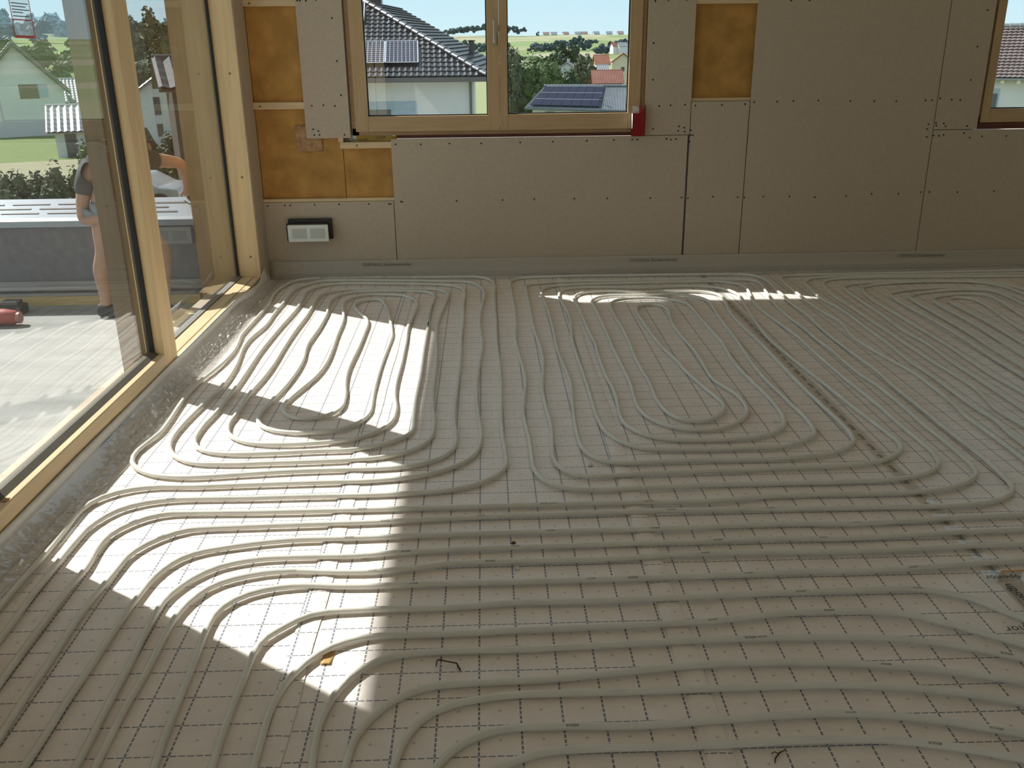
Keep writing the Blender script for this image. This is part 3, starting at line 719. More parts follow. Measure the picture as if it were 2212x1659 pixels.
# ================================================================== HEATING PIPES
PIPES = json.loads('''{"left":[-1410,1788,-1413,1920,-1415,2059,-1417,2185,-1420,2317,-1419,2440,-1419,2562,-1423,2685,-1429,2802,-1427,2847,-1417,2891,-1393,2936,-1352,2974,-1305,2997,-1260,3009,-1216,3014,-1079,3008,-944,3012,-819,3015,-694,3017,-568,3019,-442,3022,-319,3038,-279,3048,-240,3063,-200,3084,-163,3109,-130,3137,-101,3169,-77,3204,-60,3242,-45,3305,-36,3440,-44,3572,-53,3700,-57,3826,-59,3967,-57,4089,-52,4215,-46,4346,-39,4486,-33,4614,-34,4734,-39,4855,-45,4978,-48,5105,-46,5237,-40,5365,-32,5493,-22,5620,-17,5743,-31,5875,-46,5938,-61,5982,-80,6022,-105,6057,-139,6083,-179,6098,-304,6118,-438,6136,-558,6151,-688,6166,-817,6180,-938,6191,-1059,6197,-1105,6197,-1142,6191,-1173,6173,-1205,6140,-1264,6044,-1283,6005,-1293,5965,-1299,5836,-1294,5707,-1296,5572,-1299,5442,-1299,5309,-1294,5181,-1297,5053,-1314,4925,-1324,4797,-1319,4666,-1303,4539,-1287,4418,-1277,4298,-1271,4172,-1273,4046,-1285,3922,-1298,3798,-1309,3667,-1314,3539,-1310,3454,-1303,3411,-1291,3368,-1273,3329,-1251,3294,-1222,3261,-1188,3234,-1151,3215,-1110,3204,-973,3195,-845,3198,-722,3200,-582,3207,-461,3220,-423,3229,-384,3243,-348,3261,-315,3285,-285,3315,-262,3351,-246,3394,-238,3441,-237,3576,-249,3716,-257,3841,-262,3964,-264,4088,-264,4211,-265,4335,-269,4461,-275,4584,-283,4724,-288,4847,-292,4977,-293,5101,-287,5223,-278,5344,-268,5469,-260,5589,-254,5694,-256,5736,-265,5783,-281,5827,-306,5863,-342,5889,-380,5901,-505,5914,-634,5925,-776,5935,-886,5938,-923,5935,-963,5924,-1000,5906,-1034,5882,-1062,5852,-1083,5817,-1094,5779,-1099,5657,-1094,5532,-1094,5412,-1092,5288,-1095,5163,-1099,5032,-1101,4892,-1101,4768,-1100,4643,-1097,4513,-1095,4388,-1097,4260,-1103,4137,-1113,4012,-1115,3883,-1111,3751,-1116,3622,-1112,3579,-1103,3538,-1089,3499,-1066,3464,-1036,3433,-1000,3408,-958,3390,-916,3379,-788,3372,-663,3386,-600,3399,-560,3412,-523,3433,-489,3462,-461,3497,-439,3538,-424,3581,-416,3624,-417,3752,-435,3886,-444,4013,-446,4139,-445,4269,-445,4396,-447,4521,-449,4645,-452,4767,-458,4897,-460,5020,-451,5160,-446,5288,-440,5415,-437,5479,-442,5541,-451,5582,-463,5622,-481,5662,-506,5702,-537,5735,-576,5759,-620,5775,-717,5789,-752,5792,-799,5777,-841,5749,-871,5711,-891,5672,-904,5631,-909,5587,-896,5452,-874,5326,-858,5195,-851,5061,-848,4927,-843,4797,-836,4668,-831,4540,-829,4414,-835,4290,-851,4167,-880,4038,-911,3911,-919,3867,-923,3823,-920,3775,-907,3726,-880,3684,-841,3656,-796,3648,-752,3654,-712,3674,-683,3706,-666,3745,-658,3789,-665,3920,-685,4051,-698,4182,-703,4308,-702,4431,-699,4555,-697,4676,-697,4806,-698,4926,-699,5057,-708,5147,-730,5231,-782,5351,-814,5434,-825,5476,-832,5522,-830,5570,-810,5610,-777,5639,-739,5656,-707,5659,-678,5631,-637,5499,-608,5359,-586,5230,-567,5102,-550,4967,-536,4834,-537,4697,-540,4570,-543,4438,-544,4306,-543,4179,-541,4058,-537,3936,-530,3811,-526,3724,-529,3681,-538,3638,-553,3597,-579,3560,-613,3529,-651,3507,-692,3494,-735,3488,-779,3487,-823,3492,-865,3503,-905,3519,-942,3545,-974,3581,-995,3622,-1006,3668,-1008,3716,-994,3851,-977,3979,-964,4105,-957,4225,-955,4354,-960,4485,-975,4611,-982,4736,-978,4861,-973,4984,-972,5111,-974,5232,-978,5356,-991,5480,-1001,5610,-999,5656,-993,5703,-979,5748,-957,5791,-926,5830,-888,5860,-849,5874,-708,5877,-587,5868,-482,5854,-444,5845,-408,5831,-378,5805,-358,5770,-346,5732,-341,5692,-345,5570,-352,5446,-356,5324,-353,5181,-348,5057,-345,5010,-346,5100,-343,4955,-342,4827,-341,4702,-340,4582,-338,4457,-335,4331,-332,4203,-332,4074,-334,3945,-334,3819,-330,3694,-324,3562,-322,3519,-325,3480,-338,3444,-362,3409,-397,3378,-438,3351,-480,3328,-525,3312,-568,3304,-700,3300,-823,3291,-957,3288,-1024,3291,-1066,3298,-1110,3312,-1149,3334,-1180,3366,-1202,3407,-1215,3453,-1220,3581,-1210,3705,-1203,3827,-1201,3951,-1201,4072,-1203,4197,-1206,4318,-1209,4438,-1212,4560,-1211,4698,-1208,4826,-1204,4954,-1199,5095,-1192,5222,-1187,5346,-1184,5474,-1184,5608,-1193,5737,-1200,5840,-1197,5883,-1190,5926,-1175,5969,-1152,6010,-1121,6046,-1086,6075,-1049,6094,-1009,6102,-882,6102,-751,6089,-627,6074,-508,6058,-375,6037,-309,6022,-265,6006,-224,5983,-192,5946,-170,5902,-155,5857,-148,5815,-147,5691,-150,5565,-149,5432,-147,5304,-145,5177,-145,5051,-147,4923,-149,4798,-148,4678,-144,4539,-144,4400,-145,4274,-147,4149,-150,4020,-153,3893,-154,3769,-155,3648,-148,3524,-139,3398,-139,3356,-143,3314,-154,3274,-174,3235,-200,3203,-232,3176,-267,3155,-303,3142,-403,3126,-528,3124,-656,3122,-784,3116,-918,3104,-1048,3091,-1133,3087,-1178,3091,-1224,3100,-1270,3116,-1310,3139,-1343,3166,-1370,3198,-1393,3236,-1407,3286,-1410,3339,-1389,3471,-1380,3540,-1386,3671,-1396,3796,-1403,3924,-1403,4048,-1396,4169,-1379,4290,-1363,4413,-1356,4545,-1359,4669,-1373,4790,-1388,4911,-1388,5038,-1386,5165,-1384,5291,-1382,5418,-1385,5557,-1393,5697,-1402,5826,-1399,5965,-1377,6097,-1365,6141,-1350,6185,-1326,6220,-1296,6243,-1259,6255,-1130,6264,-999,6264,-877,6261,-751,6256,-628,6250,-495,6244,-372,6240,-243,6240,-138,6239,-94,6235,-51,6219,-13,6189,13,6151,30,6106,43,6058,52,5938,47,5813,43,5688,43,5560,44,5428,45,5307,47,5182,47,5057,46,4936,45,4812,45,4689,48,4565,51,4441,55,4302,56,4174,57,4049,55,3926,53,3804,50,3683,49,3558,50,3437,56,3313,61,3189,61,3148,54,3109,37,3070,13,3033,-19,3000,-54,2973,-90,2954,-128,2939,-187,2923,-312,2911,-438,2907,-571,2906,-702,2906,-831,2905,-963,2908,-1092,2910,-1136,2907,-1179,2900,-1222,2887,-1263,2866,-1298,2836,-1323,2796,-1341,2750,-1352,2703,-1356,2569,-1353,2435,-1351,2311,-1342,2174,-1339,2050,-1338,1909,-1336,1766,-1334,1626,-1333,1604],"middle":[-1215,1416,-1224,1551,-1233,1691,-1241,1818,-1249,1941,-1253,2064,-1254,2191,-1258,2322,-1253,2452,-1265,2574,-1266,2618,-1259,2662,-1241,2703,-1213,2742,-1178,2775,-1139,2795,-1099,2804,-967,2802,-828,2797,-695,2795,-570,2796,-445,2797,-317,2798,-192,2798,-65,2800,61,2803,182,2803,305,2803,428,2803,550,2803,673,2797,795,2801,922,2819,1051,2829,1186,2832,1321,2829,1457,2827,1546,2834,1610,2847,1651,2860,1689,2877,1724,2898,1757,2924,1785,2954,1804,2994,1814,3040,1819,3168,1818,3300,1813,3427,1816,3550,1818,3677,1817,3805,1811,3926,1798,4049,1794,4173,1793,4298,1795,4419,1790,4542,1783,4665,1785,4797,1781,4927,1773,5059,1772,5189,1776,5318,1787,5443,1801,5563,1814,5683,1835,5812,1841,5855,1842,5897,1838,5939,1824,5977,1799,6001,1762,6013,1634,6027,1506,6032,1372,6036,1249,6038,1122,6040,995,6041,874,6042,744,6043,622,6044,510,6046,466,6043,354,6005,312,5998,281,5974,264,5929,258,5888,259,5759,260,5633,260,5508,261,5381,261,5249,261,5127,260,4988,265,4847,272,4722,279,4599,282,4477,279,4352,271,4225,260,4101,249,3981,248,3857,250,3724,256,3591,258,3458,249,3323,242,3209,245,3161,255,3117,276,3072,310,3034,352,3016,493,3021,632,3028,770,3036,891,3041,1012,3046,1150,3051,1288,3058,1397,3067,1435,3074,1474,3086,1513,3103,1551,3127,1583,3156,1610,3192,1629,3237,1633,3281,1622,3411,1609,3540,1597,3663,1587,3791,1578,3919,1568,4048,1559,4173,1549,4296,1540,4419,1533,4540,1529,4661,1533,4782,1542,4902,1554,5029,1568,5155,1583,5282,1600,5408,1613,5529,1614,5612,1609,5651,1597,5692,1580,5732,1557,5768,1529,5799,1494,5824,1455,5842,1415,5852,1305,5862,1184,5849,1103,5839,976,5844,847,5859,709,5875,662,5877,616,5874,572,5864,532,5843,500,5807,480,5764,469,5720,462,5635,469,5513,478,5385,485,5254,486,5124,481,4994,471,4871,461,4749,457,4626,456,4503,459,4380,461,4255,462,4129,463,3998,463,3867,462,3738,462,3615,470,3486,477,3442,490,3399,507,3359,532,3321,565,3286,602,3260,641,3246,764,3238,894,3234,1017,3238,1121,3242,1162,3248,1201,3260,1238,3278,1273,3302,1305,3333,1329,3369,1343,3413,1350,3553,1340,3685,1334,3814,1324,3946,1320,4073,1321,4195,1328,4316,1336,4438,1344,4563,1350,4686,1356,4811,1360,4940,1365,5065,1372,5190,1383,5314,1392,5400,1391,5441,1383,5481,1370,5519,1351,5555,1324,5591,1289,5622,1250,5643,1208,5655,1163,5661,1032,5653,967,5647,837,5655,795,5652,751,5637,713,5612,686,5579,669,5541,659,5502,659,5361,662,5235,663,5105,664,4978,665,4855,665,4716,663,4593,663,4471,666,4348,668,4222,670,4095,669,3964,661,3840,656,3711,659,3666,667,3623,680,3581,699,3543,722,3508,752,3476,788,3451,829,3435,872,3428,917,3429,963,3440,1004,3464,1042,3498,1076,3535,1104,3577,1123,3624,1132,3669,1137,3732,1133,3796,1122,3860,1085,3980,1073,4040,1070,4082,1076,4213,1081,4338,1084,4464,1078,4585,1069,4709,1065,4834,1065,4956,1075,5085,1091,5210,1094,5250,1094,5292,1089,5336,1076,5376,1050,5406,1010,5418,970,5411,938,5384,918,5345,908,5303,900,5175,904,5051,907,4927,912,4800,917,4675,925,4552,942,4428,959,4301,967,4170,989,4032,1011,3900,1036,3772,1040,3731,1037,3688,1026,3646,1003,3605,959,3554,931,3529,885,3521,835,3535,800,3569,780,3612,767,3657,755,3790,759,3917,763,4047,757,4180,755,4307,756,4437,761,4565,765,4693,766,4822,764,4950,759,5073,757,5196,757,5328,760,5389,766,5427,779,5467,801,5506,831,5535,866,5553,903,5563,986,5569,1029,5568,1070,5562,1109,5549,1147,5528,1185,5501,1218,5469,1238,5430,1248,5388,1253,5267,1251,5138,1253,5007,1256,4880,1259,4755,1261,4625,1252,4494,1242,4364,1238,4239,1241,4111,1251,3987,1261,3862,1267,3731,1264,3608,1257,3543,1246,3496,1228,3451,1202,3415,1169,3384,1129,3360,1086,3343,960,3325,827,3325,783,3329,741,3336,701,3349,664,3370,631,3398,603,3436,581,3479,569,3522,563,3565,569,3700,579,3830,579,3960,570,4083,569,4207,568,4337,570,4470,578,4602,574,4733,566,4862,566,4985,565,5109,563,5232,562,5355,555,5483,553,5564,555,5601,564,5642,582,5684,609,5716,642,5740,680,5756,720,5765,762,5769,806,5769,849,5764,955,5728,997,5721,1123,5727,1251,5729,1334,5722,1372,5714,1410,5700,1447,5679,1475,5649,1493,5609,1502,5563,1501,5516,1481,5384,1463,5257,1452,5132,1451,5011,1452,4888,1457,4764,1461,4625,1463,4504,1463,4383,1462,4256,1461,4132,1460,4011,1462,3887,1467,3759,1473,3626,1478,3500,1478,3375,1472,3331,1460,3288,1438,3250,1406,3217,1367,3190,1324,3170,1193,3143,1066,3132,937,3132,808,3137,681,3131,559,3122,518,3121,479,3127,443,3142,410,3170,385,3210,369,3256,362,3299,359,3427,362,3553,368,3674,375,3796,384,3920,389,4043,384,4166,377,4294,370,4424,366,4552,366,4676,370,4805,372,4934,371,5063,369,5191,368,5315,365,5438,359,5568,353,5707,352,5749,357,5791,370,5837,393,5879,425,5910,462,5932,504,5946,630,5962,764,5969,904,5974,1031,5978,1157,5981,1278,5982,1404,5982,1529,5976,1569,5970,1607,5960,1643,5939,1675,5909,1696,5873,1706,5836,1710,5752,1694,5624,1674,5493,1658,5365,1657,5239,1665,5114,1674,4993,1683,4871,1693,4750,1698,4629,1697,4509,1696,4385,1697,4257,1699,4127,1701,3996,1706,3866,1713,3736,1717,3606,1716,3478,1718,3347,1723,3215,1721,3150,1714,3105,1699,3062,1674,3026,1642,2997,1605,2975,1566,2957,1502,2938,1382,2926,1246,2924,1114,2925,981,2925,857,2924,728,2919,597,2915,463,2908,372,2907,326,2911,279,2922,238,2945,207,2976,186,3012,171,3053,162,3101,160,3245,160,3313,156,3436,149,3563,148,3687,157,3812,168,3939,176,4064,175,4189,170,4311,161,4437,154,4565,150,4688,151,4811,158,4932,163,5071,165,5192,166,5332,165,5458,163,5586,160,5717,157,5838,155,5964,157,6022,162,6066,174,6109,196,6144,228,6169,260,6181,387,6194,518,6199,652,6200,775,6200,903,6199,1033,6197,1162,6195,1287,6191,1427,6186,1549,6181,1675,6174,1768,6166,1807,6159,1838,6144,1864,6118,1884,6083,1897,6044,1909,5935,1902,5810,1893,5686,1893,5557,1888,5435,1886,5310,1894,5183,1894,5058,1885,4936,1879,4812,1878,4680,1880,4554,1884,4429,1889,4302,1895,4172,1894,4046,1887,3922,1885,3795,1886,3662,1885,3540,1883,3411,1886,3279,1890,3143,1886,3016,1877,2911,1870,2871,1856,2834,1830,2802,1796,2776,1760,2756,1721,2742,1623,2724,1498,2721,1368,2726,1238,2727,1110,2729,984,2732,863,2735,738,2737,614,2738,474,2738,337,2735,214,2733,84,2731,-37,2726,-165,2719,-295,2711,-422,2706,-551,2702,-675,2699,-806,2696,-937,2693,-974,2690,-1008,2684,-1045,2666,-1084,2634,-1115,2597,-1137,2557,-1150,2517,-1158,2387,-1167,2264,-1166,2137,-1161,2009,-1158,1874,-1153,1733,-1146,1609,-1138,1478,-1130,1337,-1124,1225],"row17":[-1078,1024,-1072,1158,-1066,1299,-1060,1434,-1054,1567,-1048,1695,-1049,1837,-1044,1975,-1043,2102,-1039,2241,-1031,2353,-1025,2393,-1014,2432,-998,2469,-976,2502,-947,2526,-914,2543,-785,2578,-653,2598,-527,2601,-400,2603,-270,2608,-145,2612,-24,2613,97,2613,223,2614,349,2615,474,2614,601,2616,729,2621,860,2627,987,2629,1112,2620,1237,2617,1366,2625,1496,2635,1634,2643,1766,2649,1901,2655,2023,2661,2153,2667,2285,2673,2391,2678],"row18":[-918,1019,-921,1149,-925,1288,-928,1421,-932,1552,-936,1687,-942,1826,-945,1959,-952,2091,-956,2214,-954,2257,-945,2299,-929,2339,-908,2378,-878,2416,-842,2446,-800,2466,-715,2487,-574,2491,-437,2491,-304,2504,-183,2511,-58,2516,73,2519,199,2521,329,2523,451,2525,571,2526,693,2528,820,2531,957,2532,1096,2523,1219,2527,1347,2535,1473,2541,1598,2546,1730,2550,1860,2555,1984,2559,2116,2563,2249,2567,2335,2570],"row19":[-873,1017,-877,1150,-881,1291,-885,1426,-889,1559,-893,1681,-896,1811,-892,1947,-896,2084,-895,2169,-890,2211,-880,2252,-865,2290,-845,2325,-816,2354,-779,2376,-739,2392,-696,2404,-653,2410,-566,2411,-632,2416,-501,2400,-365,2396,-242,2411,-109,2432,26,2435,149,2434,278,2433,401,2437,540,2447,664,2450,793,2451,921,2449,1047,2445,1179,2445,1308,2448,1431,2454,1551,2458,1679,2461,1803,2464,1943,2467,2072,2470,2201,2473,2283,2475],"row20":[-712,1014,-722,1142,-733,1278,-744,1410,-755,1541,-766,1683,-774,1822,-779,1947,-788,2089,-790,2138,-788,2184,-775,2226,-750,2262,-715,2291,-676,2310,-635,2322,-592,2328,-550,2329,-428,2318,-297,2317,-175,2320,-55,2320,67,2319,192,2319,324,2320,448,2321,575,2323,699,2325,833,2331,965,2334,1105,2331,1238,2336,1359,2345,1478,2355,1603,2364,1730,2373,1867,2383,1995,2392,2124,2401,2228,2409],"row21":[-589,1008,-598,1140,-608,1283,-617,1420,-626,1549,-635,1678,-637,1814,-634,1934,-635,2002,-630,2043,-615,2080,-550,2153,-515,2177,-469,2191,-331,2197,-200,2194,-67,2200,58,2211,200,2210,333,2208,460,2211,583,2216,706,2221,829,2225,952,2226,1083,2230,1189,2231,1232,2226,1276,2215,1319,2198,1356,2177,1386,2151,1474,2049,1561,1948,1645,1850,1735,1745,1822,1643,1850,1612],"row22":[-529,1002,-530,1136,-532,1257,-534,1398,-536,1533,-540,1664,-542,1781,-537,1826,-528,1872,-512,1919,-490,1962,-464,1998,-434,2027,-398,2049,-357,2065,-313,2071,-177,2072,-51,2073,76,2079,206,2082,341,2086,474,2089,601,2097,733,2114,868,2128,1000,2126,1085,2116,1129,2107,1171,2093,1284,2028,1387,1955,1495,1874,1597,1797,1709,1713,1820,1630,1873,1591],"row23":[-371,998,-379,1125,-388,1259,-396,1389,-404,1522,-413,1643,-416,1702,-411,1768,-402,1815,-388,1858,-368,1899,-338,1935,-300,1965,-258,1983,-214,1992,-79,1996,54,1995,176,1999,307,2004,434,2008,558,2012,683,2015,809,2013,936,2008,1075,1995,1204,1962,1325,1916,1436,1865,1561,1810,1685,1754,1812,1697,1910,1653],"row24":[-373,995,-365,1123,-356,1259,-347,1391,-339,1523,-332,1645,-324,1689,-305,1732,-281,1770,-254,1803,-221,1829,-181,1849,-140,1860,-11,1867,117,1870,252,1882,372,1896,493,1907,615,1914,735,1912,865,1904,996,1887,1121,1863,1243,1829,1366,1793,1489,1757,1614,1721,1743,1683,1868,1646,1887,1641],"row25":[-335,1011,-311,1138,-286,1274,-262,1406,-238,1535,-217,1650,-202,1693,-180,1732,-151,1761,-116,1782,-76,1796,31,1815,154,1817,284,1816,409,1817,536,1819,664,1820,793,1819,922,1812,1058,1793,1185,1762,1309,1721,1432,1681,1558,1639,1691,1595,1818,1553,1838,1547],"row26":[-438,1067,-369,1184,-308,1289,-236,1411,-168,1529,-130,1592,-106,1627,-72,1659,-33,1682,8,1696,50,1702,178,1701,302,1696,426,1700,552,1708,679,1716,806,1717,932,1704,1053,1678,1185,1638,1311,1598,1445,1556,1573,1516,1701,1476,1782,1451],"row27":[-507,1318,-386,1380,-278,1435,-152,1499,-30,1560,51,1601,90,1616,132,1624,267,1627,398,1626,525,1627,645,1631,768,1632,889,1626,1022,1600,1140,1563,1256,1525,1387,1483,1511,1443,1637,1403,1737,1370],"right":[4200,2300,4200,2423,4200,2549,4200,2678,4200,2811,4200,2945,4200,3082,4200,3220,4200,3359,4200,3499,4200,3639,4200,3778,4200,3916,4200,4053,4200,4188,4200,4321,4200,4451,4200,4578,4200,4702,4200,4840,4200,4972,4200,5097,4200,5231,4200,5353,4200,5475,4200,5600,4205,5722,4214,5847,4215,5916,4211,5947,4203,5977,4188,6012,4164,6050,4134,6082,4099,6108,4064,6125,4029,6134,3904,6140,3781,6141,3659,6141,3535,6140,3398,6137,3277,6134,3155,6131,3033,6128,2891,6124,2758,6121,2623,6118,2501,6117,2375,6121,2237,6122,2131,6112,2091,6105,2054,6088,2027,6054,2015,6007,2006,5871,2003,5737,2000,5606,1998,5480,1998,5358,2002,5232,2017,5102,2032,4976,2030,4895,2008,4774,1996,4650,2000,4521,2013,4393,2032,4268,2054,4146,2063,4022,2061,3895,2059,3766,2052,3644,2035,3517,2035,3391,2037,3270,2037,3146,2032,3019,2018,2882,2016,2815,2019,2776,2027,2741,2044,2711,2071,2684,2107,2664,2161,2645,2285,2626,2424,2620,2558,2620,2698,2622,2836,2625,2966,2627,3095,2624,3234,2619,3374,2614,3509,2612,3629,2616,3714,2628,3756,2638,3785,2650,3820,2670,3852,2695,3877,2730,3901,2781,3928,2899,3941,3032,3949,3156,3953,3296,3954,3427,3954,3565,3953,3685,3951,3808,3949,3934,3945,4062,3942,4190,3937,4317,3933,4444,3928,4568,3924,4689,3918,4828,3913,4960,3909,5083,3904,5213,3901,5340,3901,5460,3907,5583,3915,5704,3915,5755,3911,5786,3903,5817,3888,5852,3864,5890,3834,5922,3799,5948,3763,5965,3726,5974,3599,5979,3463,5985,3342,5991,3212,5996,3083,6001,2943,6006,2809,6012,2684,6015,2560,6013,2450,6006,2411,5999,2372,5987,2336,5968,2304,5943,2278,5909,2259,5869,2226,5732,2213,5608,2212,5469,2214,5345,2216,5218,2218,5089,2219,4965,2221,4845,2223,4724,2224,4598,2226,4474,2227,4350,2230,4229,2238,4108,2244,3987,2247,3865,2232,3744,2209,3623,2205,3564,2215,3444,2223,3319,2225,3182,2232,3119,2240,3082,2255,3051,2279,3021,2310,2998,2348,2981,2400,2965,2529,2950,2662,2949,2799,2951,2928,2951,3064,2946,3200,2944,3321,2951,3355,2958,3387,2968,3421,2984,3455,3006,3484,3037,3507,3075,3526,3119,3551,3240,3565,3373,3573,3510,3577,3640,3579,3779,3579,3899,3578,4023,3576,4148,3572,4272,3568,4396,3563,4516,3556,4654,3548,4783,3538,4918,3526,5048,3507,5180,3475,5311,3437,5436,3422,5507,3412,5640,3406,5681,3392,5720,3371,5758,3344,5791,3312,5818,3274,5837,3231,5851,3095,5868,2962,5869,2835,5862,2711,5847,2634,5830,2576,5809,2535,5789,2499,5765,2473,5735,2456,5698,2427,5578,2415,5455,2413,5323,2414,5195,2418,5066,2421,4939,2424,4814,2427,4691,2430,4569,2431,4446,2427,4322,2423,4200,2419,4079,2421,3958,2429,3837,2434,3711,2432,3575,2434,3510,2440,3472,2450,3438,2470,3408,2498,3381,2534,3361,2573,3346,2610,3336,2735,3324,2867,3324,3001,3322,3066,3324,3107,3329,3143,3339,3179,3356,3213,3379,3243,3410,3267,3448,3282,3481,3306,3603,3314,3729,3316,3855,3315,3992,3310,4136,3305,4258,3299,4379,3292,4518,3286,4647,3281,4779,3280,4908,3280,5040,3281,5172,3283,5306,3289,5435,3285,5520,3279,5562,3263,5596,3232,5619,3192,5633,3151,5638,3014,5632,2882,5607,2801,5580,2761,5561,2725,5539,2695,5510,2673,5470,2663,5424,2656,5301,2657,5175,2657,5052,2658,4925,2657,4796,2652,4671,2644,4546,2637,4423,2633,4299,2630,4177,2623,4049,2608,3912,2604,3849,2607,3811,2615,3778,2634,3748,2666,3721,2722,3692,2761,3676,2804,3669,2847,3676,2884,3695,2918,3720,2950,3753,2976,3791,2993,3827,3001,3860,3009,3996,3002,4131,2993,4264,2988,4389,2982,4515,2977,4654,2981,4790,2995,4910,3013,5031,3035,5160,3048,5301,3047,5349,3042,5391,3027,5424,2993,5445,2946,5446,2904,5426,2876,5388,2865,5345,2864,5209,2866,5080,2868,4958,2865,4832,2857,4693,2847,4569,2839,4445,2832,4317,2823,4194,2811,4060,2806,4011,2797,3971,2775,3945,2738,3940,2710,3955,2699,3999,2711,4135,2729,4275,2737,4401,2745,4524,2756,4651,2766,4783,2770,4911,2769,5040,2767,5178,2768,5311,2773,5354,2784,5399,2807,5438,2842,5469,2885,5493,2929,5509,3019,5527,3067,5531,3112,5528,3152,5511,3178,5480,3189,5444,3178,5311,3161,5183,3139,5045,3133,4912,3136,4778,3139,4648,3143,4511,3149,4384,3157,4245,3165,4103,3168,3965,3165,3841,3154,3740,3142,3698,3127,3663,3102,3625,3071,3593,3037,3569,3000,3552,2958,3542,2823,3538,2756,3542,2713,3548,2672,3559,2632,3574,2596,3595,2566,3621,2548,3652,2539,3685,2541,3809,2554,3946,2557,4073,2558,4196,2561,4320,2567,4444,2573,4569,2576,4694,2577,4820,2576,4941,2571,5064,2563,5202,2560,5337,2563,5464,2568,5509,2582,5556,2606,5589,2638,5612,2714,5648,2813,5676,2941,5690,3070,5683,3189,5665,3228,5654,3266,5638,3291,5611,3305,5574,3327,5450,3345,5329,3367,5208,3387,5084,3401,4949,3410,4819,3418,4684,3426,4553,3433,4414,3438,4293,3442,4170,3446,4047,3448,3925,3448,3784,3445,3652,3440,3532,3429,3412,3412,3319,3402,3285,3387,3252,3364,3214,3335,3183,3300,3160,3266,3144,3231,3134,3110,3123,2972,3126,2839,3128,2703,3127,2569,3129,2491,3138,2456,3145,2419,3157,2381,3175,2349,3198,2326,3227,2313,3259,2307,3294,2311,3425,2321,3559,2322,3691,2323,3818,2323,3942,2324,4065,2324,4187,2327,4312,2336,4441,2337,4566,2321,4705,2316,4827,2323,4953,2330,5083,2332,5209,2332,5335,2333,5473,2337,5600,2346,5706,2355,5747,2372,5784,2397,5812,2430,5832,2468,5847,2587,5867,2721,5875,2844,5878,2974,5878,3114,5874,3244,5863,3284,5855,3323,5843,3361,5826,3395,5805,3424,5778,3444,5744,3484,5619,3540,5506,3596,5400,3646,5266,3672,5148,3689,5021,3702,4888,3712,4762,3720,4626,3727,4483,3731,4360,3734,4234,3736,4107,3737,3980,3737,3853,3736,3730,3733,3610,3728,3472,3721,3343,3711,3207,3696,3074,3671,2949,3661,2919,3647,2886,3624,2849,3596,2819,3562,2796,3529,2780,3484,2767,3355,2753,3223,2753,3084,2758,2947,2763,2819,2763,2682,2761,2543,2759,2412,2760,2282,2772,2237,2781,2201,2793,2163,2810,2131,2834,2109,2863,2097,2895,2092,2933,2099,3069,2113,3198,2118,3327,2133,3437,2135,3481,2123,3609,2122,3734,2124,3860,2127,3993,2123,4115,2119,4236,2123,4360,2130,4490,2133,4613,2134,4735,2135,4858,2137,4980,2139,5103,2134,5225,2121,5347,2109,5485,2112,5611,2123,5734,2137,5859,2146,5896,2160,5933,2181,5968,2211,6000,2248,6024,2286,6038,2420,6053,2543,6058,2685,6056,2812,6055,2944,6055,3074,6055,3213,6056,3353,6055,3486,6055,3621,6053,3752,6049,3840,6048,3878,6044,3913,6035,3949,6018,3984,5992,4014,5960,4038,5922,4053,5887,4061,5857,4062,5719,4052,5582,4050,5456,4050,5330,4050,5199,4050,5069,4050,4947,4050,4817,4050,4680,4050,4558,4050,4431,4050,4302,4050,4169,4050,4034,4050,3898,4050,3759,4050,3620,4050,3480,4050,3340,4050,3201,4050,3062,4050,2925,4050,2790,4050,2658,4050,2528,4050,2402,4050,2300]}''')
PR = 0.0095


def pipe_pts(key):
    a = PIPES[key]
    return [(a[i] / 1000, a[i + 1] / 1000) for i in range(0, len(a), 2)]


def pipe_path(key):
    P = pipe_pts(key)
    out = []
    n = len(P)
    for i in range(n - 1):
        p0 = P[max(i - 1, 0)]; p1 = P[i]; p2 = P[i + 1]; p3 = P[min(i + 2, n - 1)]
        d = math.hypot(p2[0] - p1[0], p2[1] - p1[1])
        m_ = max(1, int(d / 0.03))
        for k in range(m_):
            t = k / m_
            q = [0.5 * ((2 * b) + (c - a) * t + (2 * a - 5 * b + 4 * c - dd) * t * t + (-a + 3 * b - 3 * c + dd) * t ** 3) for a, b, c, dd in zip(p0, p1, p2, p3)]
            x, y = q
            out.append((x, y, PR + 0.0022 + 0.0028 * max(0, noise.noise(Vector((x * 2.1, y * 2.1, 3.0))))))
    out.append((P[-1][0], P[-1][1], PR + 0.002))
    return out


PATHS = {}


def pipe(key, label, group=None):
    path = pipe_path(key)
    PATHS[key] = path
    ob = MB().tube(path, PR, 10).build('heating_pipe', MT['pipe'], None, smooth=True)
    tag(ob, label, 'heating pipe', 'white underfloor heating pipes')
    return ob


PO = {}
PO['left'] = pipe('left', 'white heating pipe coiled in a spiral beside the glazed sliding door')
PO['middle'] = pipe('middle', 'white heating pipe coiled in a spiral below the two-sash window')
PO['right'] = pipe('right', 'white heating pipe coiled in a spiral in the dark right rear corner')
ords = ['nearest below the two spirals', 'second below the two spirals', 'third below the two spirals', 'fourth below the two spirals', 'fifth below the two spirals',
        'sixth below the two spirals', 'passing just behind the dark bent twig', 'next in front of the dark bent twig',
        'fourth row up from the near edge', 'third row up from the near edge', 'nearest to the camera']
ords[8] = 'third from the near floor edge'
ords[9] = 'second from the near floor edge'
ords[10] = 'first at the near floor edge'
for k, key in enumerate(['row%d' % i for i in range(17, 28)]):
    PO[key] = pipe(key, 'white heating pipe bending right, ' + ords[k])


